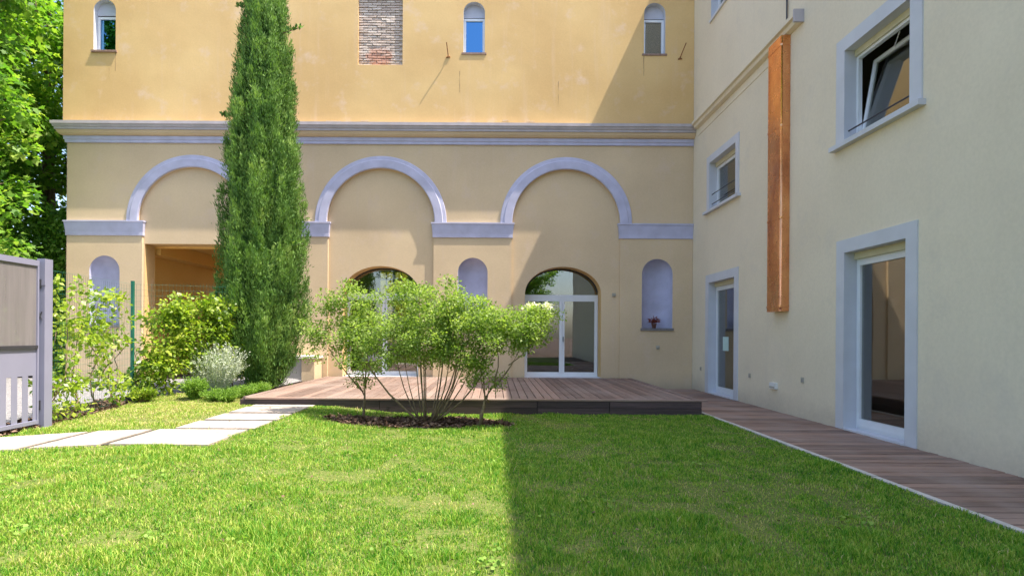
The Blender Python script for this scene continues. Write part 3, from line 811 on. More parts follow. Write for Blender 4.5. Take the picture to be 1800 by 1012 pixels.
# big window with tilted sash
s_ = surround(wB[0],wB[1],4.17,5.52,0.20)
MB().fbox(FW, wB[0]-0.25, wB[1]+0.25, 4.105, 4.175, -0.10, 0.24).build('sill', M['whitetrim'], s_)
shutter(wB[0],wB[1],5.52,0.09,s_)
MB().tube([FW(wB[0],4.35,0.05),FW(wB[1],4.35,0.05)], 0.012, 6).build('guard_bar', M['iron'], s_)
a,b_,z0,z1,d = wB[0],wB[1],4.175,5.43,0.16
fr = MB().fbox(FW,a,b_,z0,z0+0.04,d,d+0.06).fbox(FW,a,b_,z1-0.04,z1,d,d+0.06).fbox(FW,a,a+0.038,z0+0.04,z1-0.04,d+0.001,d+0.059).fbox(FW,b_-0.038,b_,z0+0.04,z1-0.04,d+0.001,d+0.059).build('tilted_window', M['pvc'], cb)
tilt = R(9.5)
def FT(a_, b__, d_):                                   # sash hinged at its foot, leaning into the room
    h_ = b__-(z0+0.05); return (XW+d+0.03+d_*math.cos(tilt)+h_*math.sin(tilt), a_, z0+0.05+h_*math.cos(tilt)-d_*math.sin(tilt))
sa, sb, s0, s1, f_ = a+0.042, b_-0.042, z0+0.045, z1-0.055, 0.055
MB().fbox(FT,sa,sb,s0,s0+f_,0,0.05).fbox(FT,sa,sb,s1-f_,s1,0,0.05).fbox(FT,sa,sa+f_,s0+f_,s1-f_,0.001,0.049).fbox(FT,sb-f_,sb,s0+f_,s1-f_,0.001,0.049).build('sash', M['pvc'], fr)
MB().fbox(FT,sa+f_-0.004,sb-f_+0.004,s0+f_-0.004,s1-f_+0.004,0.02,0.026).build('pane', M['glass'], fr)
MB().tube([FW(7.5,z1-0.06,d+0.05), FT(7.9,s1-0.03,0.03)], 0.006, 5).build('stay_arm', M['pvc'], fr)
# wing cornice with a returned near end
prof = [(0.0,6.80),(0.13,6.79),(0.16,6.77),(0.16,6.70),(0.11,6.685),(0.09,6.62),(0.02,6.60),(0.0,6.60)]
n_ = len(prof); v = [(XW-p,y_,z_-0.02) for y_ in (14.39,9.48) for p,z_ in prof]
f = [(k,k+1,n_+k+1,n_+k) for k in range(n_-1)] + [tuple(range(n_)), tuple(2*n_-1-k for k in range(n_))]
mesh_obj('wing_cornice', v, f, M['cream'], cb)
MB().box(XW-0.17,XW-0.001,9.44,9.478,6.572,6.782).build('cornice_end', M['greycornice'], cb)
MB().fbox(FW, 9.86, 14.39, 6.40, 6.415, -0.012, 0.0).build('string_line', M['cream'], cb)
# copper duct under the cornice end
duct = MB()
pts = [(XW-0.002,9.87)]+[(XW-0.125-0.04*math.sin(math.pi/2*k/5),9.91-0.04*math.cos(math.pi/2*k/5)) for k in range(6)]+[(XW-0.165,10.33),(XW-0.15,10.35),(XW-0.002,10.35)]
F3 = lambda a_,b__,d_: (a_,b__,d_)
duct.ext(F3, pts, 1.79, 6.575)
dct = tag(duct.build('copper_duct', M['copper'], cb), 'tall square copper duct')
for zz in (5.0,3.4,1.86,6.4):
    MB().ext(F3, [(XW+(p_[0]-XW)*1.035, 10.11+(p_[1]-10.11)*1.025) for p_ in pts], zz, zz+0.035).build('seam', M['copper'], dct)
dct.data.polygons.foreach_set('use_smooth', [len(p_.vertices) == 4 and abs(p_.area) < 0.12 for p_ in dct.data.polygons])
MB().tube([(XW-0.03,9.95,6.80),(XW-0.03,9.95,9.0),(XW-0.03,9.96,12.4)], 0.014, 6).build('cable', M['iron'], cb)
# fittings low on the wing wall
for (y_,z_) in ((11.37,0.57),(9.42,0.63),(14.07,0.55)):
    s_ = MB().fbox(FW, y_-0.04, y_+0.04, z_-0.045, z_+0.045, -0.012, 0.0).build('wall_socket', M['socket'], cb)
    MB().fbox(FW, y_-0.022, y_+0.022, z_-0.026, z_+0.026, -0.020, -0.0122).build('cap', M['concrete'], s_)
lb = MB().fbox(FW, 10.25, 10.47, 0.40, 0.51, -0.05, 0.0).build('step_light', M['plastic'], cb)
MB().fbox(FW, 10.27, 10.45, 0.415, 0.445, -0.056, -0.0502).build('louvre', M['socket'], lb)

# ------------------------------------------------------------------ grass blades
def blades(name, X, Y, hgt, wid, mat, extra_rnd=None):
    k = len(X); Z = g(X, Y)
    an = rng.random(k)*2*np.pi; la = rng.random(k)*2*np.pi; lean = (0.15+0.75*rng.random(k))*hgt
    sx_, sy_ = np.cos(an)*wid/2, np.sin(an)*wid/2
    lx_, ly_ = np.cos(la)*lean, np.sin(la)*lean
    V = np.empty((k,5,3), np.float32)
    V[:,0] = np.stack([X-sx_, Y-sy_, Z-0.004], 1); V[:,1] = np.stack([X+sx_, Y+sy_, Z-0.004], 1)
    V[:,2] = np.stack([X-sx_*0.8+lx_*0.35, Y-sy_*0.8+ly_*0.35, Z+hgt*0.6], 1); V[:,3] = np.stack([X+sx_*0.8+lx_*0.35, Y+sy_*0.8+ly_*0.35, Z+hgt*0.6], 1)
    V[:,4] = np.stack([X+lx_, Y+ly_, Z+hgt*0.95], 1)
    me = bpy.data.meshes.new(name)
    me.vertices.add(k*5); me.vertices.foreach_set('co', V.reshape(-1))
    b5 = (np.arange(k)*5)[:,None]
    idx = np.concatenate([b5+np.array([0,1,3,2]), b5+np.array([2,3,4])], 1).astype(np.int32)
    me.loops.add(k*7); me.loops.foreach_set('vertex_index', idx.reshape(-1))
    st = np.stack([np.arange(k)*7, np.arange(k)*7+4], 1).astype(np.int32)
    me.polygons.add(k*2); me.polygons.foreach_set('loop_start', st.reshape(-1)); me.polygons.foreach_set('loop_total', np.tile(np.array([4,3],np.int32), k))
    a = me.attributes.new('rnd','FLOAT','POINT'); r_ = rng.random(k) if extra_rnd is None else extra_rnd
    a.data.foreach_set('value', np.repeat(r_, 5).astype(np.float32))
    me.materials.append(mat); me.update(calc_edges=True)
    o = bpy.data.objects.new(name, me); col.objects.link(o); return o
def vnoise(X, Y, s, seed):
    r_ = np.random.default_rng(seed); G = r_.random((64,64))
    x_, y_ = X*s+20, Y*s+20; i, j = np.floor(x_).astype(int), np.floor(y_).astype(int); fx, fy = x_-i, y_-j
    fx, fy = fx*fx*(3-2*fx), fy*fy*(3-2*fy); i%=64; j%=64; i2=(i+1)%64; j2=(j+1)%64
    return (G[i,j]*(1-fx)*(1-fy)+G[i2,j]*fx*(1-fy)+G[i,j2]*(1-fx)*fy+G[i2,j2]*fx*fy)
N_ = 460000
U = rng.random(N_); Yg = 1.9*(9.75/1.9)**(U**0.92)
left_ = np.minimum(0.95*Yg+1.2, 6.4); right_ = np.minimum(0.95*Yg+0.6, 3.6)
Xg = -left_ + (left_+right_)*rng.random(N_)
# the bank behind the path
N2 = 26000
Xg = np.concatenate([Xg, -6.4+2.1*rng.random(N2)]); Yg = np.concatenate([Yg, 9.0+1.6*rng.random(N2)])
keep = (Xg > fence_x(Yg)+0.04) & ((Yg < 9.645) | (Xg < -4.34))
edge = 0.05*(vnoise(Xg, Yg, 5.0, 3)-0.5)
keep &= ~((Xg > -4.0+edge) & (Xg < -3.06+edge) & (Yg > 7.1) & ~((Yg < 0)))
keep &= ~((Xg > -5.60) & (Xg < -3.08+edge) & (Yg > 6.10+edge-np.clip(-4.15-Xg,0,9)*0.42) & (Yg < 7.06-np.clip(-4.2-Xg,0,9)*0.40))
bed = ((Xg+1.12)/1.36)**2 + ((Yg-8.55+0.10*np.sin(Xg*2.2))/0.46)**2
bed = bed + 0.5*(vnoise(Xg, Yg, 4.0, 5)-0.5)
keep &= ~((bed < 1.0) & (rng.random(len(Xg)) > 0.035))
thin = vnoise(Xg, Yg, 2.2, 9)*0.6 + vnoise(Xg, Yg, 6.5, 10)*0.4
keep &= ~((thin < 0.35) & (rng.random(len(Xg)) < 0.68))
Xg, Yg, thin = Xg[keep], Yg[keep], thin[keep]
hg = (0.014+0.030*rng.random(len(Xg)))*(0.55+0.9*thin)
tuft = vnoise(Xg, Yg, 3.2, 21); hg *= 0.70+1.1*np.clip((tuft-0.55)*2,0,1)
wg = (0.0034+0.0005*Yg)*(0.8+0.5*rng.random(len(Xg)))
dry = sstep(-3.0,-4.3,Xg)*sstep(6.8,7.6,Yg)*0.42 + np.clip(0.36-thin,0,1)*1.8
rn = np.clip(rng.random(len(Xg))*0.9 + 0.75*(rng.random(len(Xg)) < 0.022+0.45*np.clip(0.42-thin,0,1)) + 0.8*dry + 0.12*sstep(0.2,-4,Xg), 0, 1.6)
gr = blades('grass', Xg, Yg, hg, wg, M['grass'], rn)
tag(gr, 'short mown green lawn with straw coloured patches', 'grass', kind='stuff')

# mulch bed under the shrubs: mounded sheet and bark chips
v, f = [], []; K, J = 40, 7
for j in range(J+1):
    for k in range(K):
        an = 2*math.pi*k/K; r_ = j/J*(1.03+0.06*math.sin(3*an+1)+0.04*math.sin(7*an)); x_ = -1.12+1.34*r_*math.cos(an)
        y_ = 8.55-0.10*math.sin(x_*2.2)+0.44*r_*math.sin(an)
        v.append((x_, y_, float(g(x_,y_))+0.045*(1-(j/J)**2)+random.uniform(-0.006,0.006)-0.004*(j == J)))
for j in range(J):
    for k in range(K): f.append((j*K+k, j*K+(k+1)%K, (j+1)*K+(k+1)%K, (j+1)*K+k))
tag(mesh_obj('mulch_bed', v, f, M['mulch'], None, True), 'crescent of dark bark mulch under the shrubs', 'mulch', kind='stuff')
k = 5200; an = rng.random(k)*2*np.pi; rr = np.sqrt(rng.random(k))*1.04
X_ = -1.12+1.36*rr*np.cos(an); Y_ = 8.55-0.10*np.sin(X_*2.2)+0.46*rr*np.sin(an)
C_ = np.stack([X_, Y_, g(X_,Y_)+0.045*(1-rr**2)+0.012*rng.random(k)], 1)
T_ = unit(k); T_[:,2] *= 0.35; N2_ = unit(k); N2_[:,2] += 1.5
CHIP = leaf_mat('bark_chip', [(0,(0.045,0.025,0.018)),(0.5,(0.13,0.075,0.05)),(0.85,(0.26,0.17,0.12)),(1,(0.40,0.30,0.22))], 0.02, 0.9, 3)
tag(foliage('bark_chips', C_, 0.035+0.05*rng.random(k), T_, N2_, CHIP, None, RHOMB), 'loose bark chips and dry leaves on the mulch bed', 'mulch', kind='stuff')
# dry litter along the gravel edge behind the fence
k = 5000; t_ = rng.random(k); Yl = 5.6+4.6*t_; Xl = fence_x(Yl) - 0.02 - 0.55*rng.random(k)**1.3
C_ = np.stack([Xl, Yl, g(Xl,Yl)+0.01+0.02*rng.random(k)], 1); T_ = unit(k); T_[:,2] *= 0.3; N2_ = unit(k); N2_[:,2] += 1.5
tag(foliage('leaf_litter', C_, 0.04+0.04*rng.random(k), T_, N2_, CHIP, None, RHOMB), 'dry leaf litter along the foot of the gate and mesh fence', 'leaf litter', kind='stuff')

# ------------------------------------------------------------------ cypress
def cypress():
    cx, cy, zb = -4.86, 11.95, 0.22
    root = tag(empty('cypress_tree', (cx,cy,zb)), 'tall narrow dark green cypress tree at the left corner of the deck', 'tree')
    zs = np.array([0.15,0.35,0.8,1.5,2.4,3.4,4.6,5.8,7.0,8.0,9.0,9.9,10.4])
    rs = np.array([0.34,0.46,0.70,0.84,0.83,0.76,0.68,0.59,0.46,0.35,0.24,0.13,0.03])
    ph = rng.random(6)*6.28
    def rad(z, a):
        lob = 1 + 0.06*np.sin(3*a+ph[0]+z*0.6)+0.07*np.sin(6*a+ph[1]-z*1.3)+0.095*np.sin(10*a+ph[2]+z*0.7)+0.05*np.sin(4.3*z+ph[3]+2*a)
        return np.interp(z, zs, rs)*lob
    # inner mass
    v, f = [], []; K, J = 22, 26
    for j in range(J+1):
        z = 0.2 + (10.0-0.2)*j/J
        for k in range(K):
            a = 2*math.pi*k/K; r_ = float(rad(z,a))*0.58
            v.append((cx+r_*math.cos(a), cy+r_*math.sin(a), zb+z))
    for j in range(J):
        for k in range(K): f.append((j*K+k, j*K+(k+1)%K, (j+1)*K+(k+1)%K, (j+1)*K+k))
    inner = mesh_obj('inner_foliage', v, f, L_CYP, root, True)
    # upright sprays grouped in plumes
    npl = 1800
    zc = 0.15 + 10.0*rng.random(npl)**0.95; ac = rng.random(npl)*2*np.pi
    plume_len = 0.28+0.35*rng.random(npl)
    per = 135
    t = rng.random((npl,per)); Rr = rad(zc,ac)*(0.80+0.30*rng.random(npl)**1.5)
    lean = 0.16+0.2*rng.random(npl)
    z = zc[:,None]+ (t-0.5)*plume_len[:,None]*1.3
    rout = Rr[:,None]*1.0 - 0.12 + t*lean[:,None]*0.62
    env = np.interp(z, zs, rs)*(1.02+0.12*rng.random(npl)[:,None]+0.05*rng.random(t.shape))
    rout = np.minimum(rout, env)
    wdt = 0.075*(1-0.75*t)
    px = cx+rout*np.cos(ac)[:,None]+rng.normal(size=t.shape)*wdt; py = cy+rout*np.sin(ac)[:,None]+rng.normal(size=t.shape)*wdt; pz = zb+np.maximum(z,0.03)
    C_ = np.stack([px,py,pz],-1).reshape(-1,3)
    out = np.stack([np.cos(ac),np.sin(ac),np.zeros(npl)],-1)
    T_ = np.repeat(out*0.35+np.array([0,0,1.0]), per, axis=0)+rng.normal(size=(npl*per,3))*0.32
    N2_ = np.repeat(out, per, axis=0)+rng.normal(size=(npl*per,3))*0.5
    rnd = np.clip(np.repeat(rng.random(npl),per)*0.55+t.reshape(-1)*0.35+rng.random(npl*per)*0.2,0,1.2)
    foliage('foliage', C_, 0.045+0.055*rng.random(len(C_)), T_, N2_, L_CYP, root, [(0,0),(0.12,0.4),(0,1),(-0.12,0.4)], rnd)
    # a few stray twigs
    cs = []
    for (z,a,ln) in ((7.35,-0.3,0.42),(4.0,3.3,0.3),(8.0,3.0,0.25),(5.6,-2.9,0.2),(2.9,-0.4,0.22)):
        r0 = float(rad(z,a))*0.8; d_ = Vector((math.cos(a),math.sin(a),0.12)).normalized()
        p0 = Vector((cx,cy,zb+z)) + Vector((math.cos(a),math.sin(a),0))*r0; p1 = p0 + d_*(ln+0.15)
        MB().tube([p0,p1],[0.012,0.005],5).build('twig', M['bark'], root)
        for s_ in np.linspace(0.3,1,34): cs.append(p0.lerp(p1,float(s_)) + Vector(rng.normal(size=3)*0.022))
    cs = np.array([tuple(c) for c in cs]); foliage('twig_foliage', cs, np.full(len(cs),0.09), rng.normal(size=cs.shape)*0.5+np.array([0.2,0,0.8]), unit(len(cs)), L_CYP, root, RHOMB)
    MB().tube([(cx,cy,0.1),(cx,cy,3),(cx,cy,9.5)],[0.16,0.13,0.03],10).build('trunk', M['bark'], root)
cypress()

# ------------------------------------------------------------------ shrubs
def curve(p0, p1, bow, n_=6):
    p0, p1 = Vector(p0), Vector(p1); out = []
    for i in range(n_):
        t = i/(n_-1); q = p0.lerp(p1,t); q += Vector(bow)*math.sin(math.pi*t); q += Vector((random.uniform(-1,1),random.uniform(-1,1),0))*0.012*(0<i<n_-1)
        out.append(q)
    return out
def shrub(root, stems, canopy, per, lsz, spread, mat, parent_stem_mat, twigs=3):
    q = MB(); ends = []
    for (p0,p1,bow,r0) in stems:
        c_ = curve(p0,p1,bow); q.tube(c_, [r0*(1-0.75*i/5) for i in range(6)], 6)
        for _ in range(twigs):
            i = random.randint(3,5); e_ = c_[i] + Vector((random.uniform(-.3,.3),random.uniform(-.3,.3),random.uniform(0.08,.38)))
            q.tube([c_[i], c_[i].lerp(e_,0.5)+Vector((0,0,0.02)), e_],[r0*0.38,r0*0.28,0.0025],5); ends.append(e_)
        ends.append(c_[-1])
    q.build('stem', parent_stem_mat, root, True)
    cl = [tuple(e_) for e_ in ends] + canopy
    C_, d = near(cl, per, spread, 0.62)
    T_ = d*2.0 + unit(len(C_))*0.35; T_[:,2] -= 0.08; N2_ = unit(len(C_))*0.7; N2_[:,2] += 0.8
    foliage('foliage', C_, lsz*(0.6+0.7*rng.random(len(C_))), T_, N2_, mat, root, RHOMB)
    return ends
# middle multi-stem shrub
root = tag(empty('flowering_shrub', (-1.02,8.55,0.04)), 'wide vase shaped shrub with many bare stems, middle of the mulch bed', 'shrub')
stems = []
for i in range(17):
    a = random.uniform(0,6.28); rr = random.uniform(0.12,1.0)
    top = (-1.02+0.12*math.cos(a)+0.85*rr*math.cos(a), 8.6+0.65*rr*math.sin(a), 1.15+0.68*(1-rr*0.55)+random.uniform(-.15,.12))
    stems.append(((-1.02+0.14*math.cos(a), 8.55+0.10*math.sin(a), 0.02), top, (0.10*math.cos(a),0.05,-0.08), random.uniform(0.010,0.019)))
stems.append(((-1.10,8.5,0.02), (-2.15,8.45,1.35), (-0.05,0,-0.10), 0.022))
stems.append(((-0.95,8.5,0.02), (0.05,8.5,1.15), (0.05,0,-0.13), 0.018))
can = []
for i in range(150):
    u_, v_, w_ = random.uniform(-1,1), random.uniform(-1,1), random.uniform(-1,1)
    if u_*u_+v_*v_+w_*w_ > 1: continue
    can.append((-1.12+1.22*u_, 8.6+0.75*v_, 1.46+0.42*w_-0.08*abs(u_)))
can += [(-1.12+random.uniform(-1.1,1.0), 8.55+random.uniform(-.5,.4), random.uniform(0.88,1.2)) for _ in range(26)]
can += [(-1.12+random.uniform(-1.1,1.1), 8.55+random.uniform(-.4,.3), random.uniform(1.8,2.02)) for _ in range(12)]
can += [(-1.35,8.5,1.95),(-1.3,8.5,2.05),(-1.5,8.5,1.9)]
shrub(root, stems, can, 125, 0.043, 0.18, L_BUSH, M['stem'])
# left little tree
root = tag(empty('young_tree', (-2.03,8.76,0.06)), 'young slim forked tree, left end of the mulch bed', 'tree')
stems = [((-2.03,8.76,0.03),(-2.0,8.76,0.62),(0.01,0,0),0.028),((-2.02,8.76,0.45),(-2.62,8.7,1.25),(0.0,0,-0.05),0.014),((-2.0,8.76,0.6),(-1.95,8.75,1.5),(0.03,0,0),0.013),((-2.0,8.76,0.58),(-2.25,8.8,1.4),(0.05,0,0),0.009)]
can = [(-2.75+random.gauss(0,.10),8.7+random.gauss(0,.12),1.25+random.gauss(0,.16)) for _ in range(9)] + [(-2.2+random.gauss(0,.22),8.7+random.gauss(0,.18),1.50+random.gauss(0,.24)) for _ in range(30)] + [(-2.45+random.gauss(0,.12),8.7,1.85+random.gauss(0,.07)) for _ in range(6)]
shrub(root, stems, can, 125, 0.042, 0.19, L_BUSH, M['stem'], 2)
# right little tree with white flowers
root = tag(empty('young_tree', (-0.20,8.32,0.05)), 'young curved tree with white blossom, right end of the mulch bed', 'tree')
stems = [((-0.2,8.32,0.03),(0.0,8.3,0.62),(-0.05,0,0.02),0.034),((-0.01,8.3,0.58),(0.38,8.3,1.22),(0.03,0,-0.04),0.016),((0.0,8.3,0.6),(0.03,8.3,1.3),(0.03,0,0),0.014),((-0.08,8.3,0.36),(-0.2,8.28,0.95),(-0.06,0,0),0.010),((0.2,8.3,0.9),(0.62,8.3,1.3),(0,0,-0.03),0.009)]
can = [(0.15+random.gauss(0,.26),8.3+random.gauss(0,.2),1.48+random.gauss(0,.15)) for _ in range(42)] + [(0.55+random.gauss(0,.13),8.3+random.gauss(0,.12),1.52+random.gauss(0,.13)) for _ in range(16)] + [(-0.3+random.gauss(0,.05),8.28,0.72+random.gauss(0,.04)) for _ in range(2)]
shrub(root, stems, can, 120, 0.043, 0.18, L_BUSH, M['stem'], 2)
fc = []
for _ in range(24):
    c0 = Vector((random.uniform(0.42,0.80),8.22+random.uniform(-.08,.1),1.72+random.uniform(-.07,.07)))
    for _k in range(7): fc.append(tuple(c0+Vector(rng.normal(size=3)*0.014)))
fc = np.array(fc); T_ = unit(len(fc)); T_[:,2] = np.abs(T_[:,2])
foliage('blossom', fc, np.full(len(fc),0.042), T_, unit(len(fc)), M['petal'], root, [(0,0),(0.4,0.5),(0.2,1),(-0.2,1),(-0.4,0.5)])

# ------------------------------------------------------------------ gate, mesh fence, climbers
gt = tag(empty('metal_gate', (-5.7,6.4,0.13)), 'lilac grey metal gate with a perforated upper panel and slotted foot', 'gate')
dirv = Vector((-5.62+0.0+5.74, 5.2-7.28, 0)); dirv = Vector((0.03,-1,0)).normalized()
GX, GY = -5.765, 7.20
def FG(a, b, d):                                       # a: metres towards the camera from the post, d: towards the driveway
    return (GX+dirv.x*a-d, GY+dirv.y*a, b)
MB().box(-5.80,-5.70,7.20,7.33,0.05,2.27).build('post', M['gatepaint'], gt)
GL = 3.0
q = MB().fbox(FG,0.03,GL,2.17,2.24,-0.02,0.02).fbox(FG,0.03,GL,0.19,0.235,-0.02,0.02).fbox(FG,0.03,0.055,0.235,2.17,-0.019,0.019).fbox(FG,GL-0.05,GL,0.235,2.17,-0.019,0.019)
q.build('gate_frame', M['gatepaint'], gt)
MB().fbox(FG,0.055,GL-0.05,1.14,1.175,-0.028,0.028).build('dark_rail', M['iron'], gt)
MB().fbox(FG,0.055,GL-0.05,1.175,2.17,-0.002,0.001).build('perforated_panel', M['perf'], gt)
MB().fbox(FG,0.055,GL-0.05,0.80,1.14,-0.002,0.001).build('upper_sheet', M['gatepaint'], gt)
a = 0.055; first = True
while a < GL-0.06:
    w_ = 0.05 if first else 0.088
    MB().fbox(FG,a,a+w_,0.235,0.80,-0.002,0.002).build('slat', M['gatepaint'], gt)
    a += w_+0.075; first = False
for zz in (0.42,1.95): MB().box(-5.785,-5.745,7.185,7.205,zz-0.06,zz+0.06).build('hinge', M['iron'], gt)
MB().tube([(-5.805,7.195,1.93),(-5.69,7.195,1.93)],0.004,5).tube([(-5.77,7.193,1.60),(-5.73,7.193,1.50)],0.006,5).tube([(-5.73,7.193,1.60),(-5.77,7.193,1.50)],0.006,5).build('wire_tie', M['iron'], gt)

fe = tag(empty('mesh_fence', (-6.0,8.6,0.15)), 'green wire mesh fence with green posts, running from the gate to behind the cypress', 'fence')
fp = [(-5.80,7.36),(-6.27,9.84),(-4.98,11.5)]
q = MB()
def wire(p0, p1, r_=0.0016):
    p0, p1 = Vector(p0), Vector(p1); q.tube([p0,p1], r_, 3)
for i in range(2):
    A, B_ = Vector((*fp[i],0)), Vector((*fp[i+1],0)); L_ = (B_-A).length; n_ = int(L_/0.06)
    for k in range(n_+1):
        c_ = A.lerp(B_, k/n_); z_ = float(g(c_.x,c_.y)); wire((c_.x,c_.y,z_+0.03),(c_.x,c_.y,z_+2.02))
    for k in range(21):
        zz = 0.05+k*0.0985; za, zb_ = float(g(A.x,A.y)), float(g(B_.x,B_.y)); wire((A.x,A.y,za+zz),(B_.x,B_.y,zb_+zz))
tag(q.build('wire_mesh', M['green_metal'], fe), kind='stuff')
for (x_,y_) in ((-6.27,9.84),):
    MB().box(x_-0.022,x_+0.022,y_-0.022,y_+0.022,0.05,2.24).build('post', M['green_metal'], fe)

# climbers on the fence
def climber(cl, per, spread, lsz, stems, label, name='climbing_plant', mat=None, group=None):
    c0 = stems[0][0]
    root = tag(empty(name, c0), label, 'shrub' if 'shrub' in name else 'plant', group)
    q = MB()
    for s_ in stems: q.tube(s_, [0.012*(1-0.7*i/(len(s_)-1)) for i in range(len(s_))], 5)
    q.build('stem', M['stem'], root, True)
    C_, d = near(cl, per, spread, 0.9)
    T_ = d + unit(len(C_))*0.6*spread; T_[:,2] -= 0.25*spread; N2_ = unit(len(C_)); N2_[:,2] += 0.7; N2_[:,1] -= 0.4
    foliage('foliage', C_, lsz*(0.6+0.7*rng.random(len(C_))), T_, N2_, mat or L_HEDGE, root, RHOMB)
def fpt(t, off=0.0):
    """point along the fence line; t in metres from the gate post"""
    A, B_, D_ = [Vector(p_) for p_ in fp]
    l1 = (B_-A).length
    p_ = A.lerp(B_, t/l1) if t < l1 else B_.lerp(D_, (t-l1)/(D_-B_).length)
    return (p_.x+random.uniform(-.09,.09)+off, p_.y+random.uniform(-.09,.09))
def fence_clump(t0,t1,z0,z1,k,ztop=None):
    out = []
    for _ in range(k):
        t = random.uniform(t0,t1); x_,y_ = fpt(t); out.append((x_,y_,random.uniform(z0,z1)))
    return out
def vine(t0, t1, z1, wob=0.12):
    pts = []
    for i in range(7):
        t = t0+(t1-t0)*i/6; x_,y_ = fpt(max(0.05,t+random.uniform(-wob,wob)*0.5)); pts.append((x_,y_,0.12+(z1-0.12)*i/6))
    return pts
climber(fence_clump(0.05,1.0,0.25,2.0,17)+fence_clump(0.1,0.9,0.2,0.8,8), 44, 0.16, 0.078, [vine(0.15,0.6,1.9),vine(0.3,0.1,1.4),vine(0.5,0.9,1.7),vine(0.4,0.7,0.9)], 'sparse leafy climber beside the gate post on the green mesh fence')
climber(fence_clump(1.0,2.2,1.05,2.0,20)+fence_clump(1.2,2.1,0.3,0.95,8), 42, 0.17, 0.078, [vine(1.3,1.1,1.8),vine(1.4,2.0,1.9),vine(1.7,1.5,1.5),vine(1.9,2.2,1.7)], 'thin green climber with wiry twigs in the middle of the mesh fence')
cl = []
for _ in range(105):
    t = random.uniform(2.75,4.15); zt = 1.98-0.30*((t-3.55)/1.0)**2+0.1*math.sin(t*7); x_,y_ = fpt(t)
    cl.append((x_, y_-0.05, random.uniform(0.75 if t > 2.9 else 0.3, zt)))
cl += fence_clump(2.6,3.1,0.25,0.8,12)
climber(cl, 60, 0.20, 0.084, [vine(2.6,2.8,1.7),vine(2.8,3.4,1.8),vine(3.0,3.2,1.9),vine(2.7,2.55,1.2),vine(3.4,3.9,1.8)], 'dense glossy green shrub mounded over the mesh fence left of the cypress', 'hedge_shrub')
cl = [(-5.32+random.gauss(0,.12), 11.45+random.gauss(0,.12), random.uniform(0.5,1.9)) for _ in range(42)]
climber(cl, 50, 0.17, 0.062, [[(-5.25,11.4,0.2),(-5.3,11.4,1.0),(-5.25,11.45,1.8)],[(-5.3,11.3,0.2),(-5.4,11.3,1.0),(-5.45,11.35,1.7)]], 'olive green shrub pressed between the mesh fence and the cypress', 'hedge_shrub')

# bedding plants
def tuft(name, label, cat, cx, cy, rx, ry, h_, ns, mat, lsz, per, shape=NARROW, smat=None):
    zb = float(g(cx,cy)); root = tag(empty(name,(cx,cy,zb)), label, cat)
    q = MB(); cs = []; ts = []
    for _ in range(ns):
        a = random.uniform(0,6.28); r_ = math.sqrt(random.random()); p0 = Vector((cx+rx*0.35*r_*math.cos(a), cy+ry*0.35*r_*math.sin(a), zb))
        hh = h_*(0.55+0.5*random.random())*(1-0.25*r_*r_); p1 = Vector((cx+rx*r_*math.cos(a)+random.gauss(0,.03), cy+ry*r_*math.sin(a), zb+hh))
        pm_ = p0.lerp(p1,0.5)+Vector((0,0,0.08*h_)); q.tube([p0,pm_,p1],[0.004,0.003,0.0015],3)
        for i in range(per):
            t = 0.25+0.75*(i+random.random())/per; c_ = (p0.lerp(pm_,t*2) if t < .5 else pm_.lerp(p1,t*2-1)); cs.append(tuple(c_)); ts.append(tuple((p1-p0).normalized()*0.8))
    q.build('stem', smat or mat, root)
    cs = np.array(cs)+rng.normal(size=(len(cs),3))*0.008; T_ = np.array(ts)+unit(len(cs))*0.9
    foliage('foliage', cs, lsz*(0.6+0.7*rng.random(len(cs))), T_, unit(len(cs)), mat, root, shape)
tuft('silver_shrub', 'feathery silver grey shrub at the foot of the cypress', 'shrub', -5.28, 10.75, 0.62, 0.40, 0.92, 250, L_SILVER, 0.042, 26, [(0,0),(0.16,0.4),(0,1),(-0.16,0.4)])
tuft('rosemary_tuft', 'small round bright green tuft in front of the silver shrub', 'plant', -5.27, 10.0, 0.23, 0.18, 0.40, 260, L_LIME, 0.045, 18)
for i,(cx_,cy_,rx_,lb_) in enumerate(((-4.85,9.98,0.30,'low green spreading plant beside the rosemary tuft, nearest the path'),(-4.66,10.5,0.28,'low green spreading plant along the left edge of the deck'),(-4.62,11.15,0.26,'low green spreading plant at the foot of the cypress by the deck edge'),(-4.66,9.55+0.35,0.2,'smallest low green plant at the left front corner of the deck'))):
    tuft('ground_cover_plant', lb_, 'plant', cx_, cy_, rx_, 0.30, 0.23, 170, L_LIME, 0.042, 13)
tuft('ground_cover_plant', 'low dusty green plant at the foot of the green fence post', 'plant', -6.05, 9.75, 0.24, 0.2, 0.26, 130, L_HEDGE, 0.045, 12, RHOMB, M['stem'])

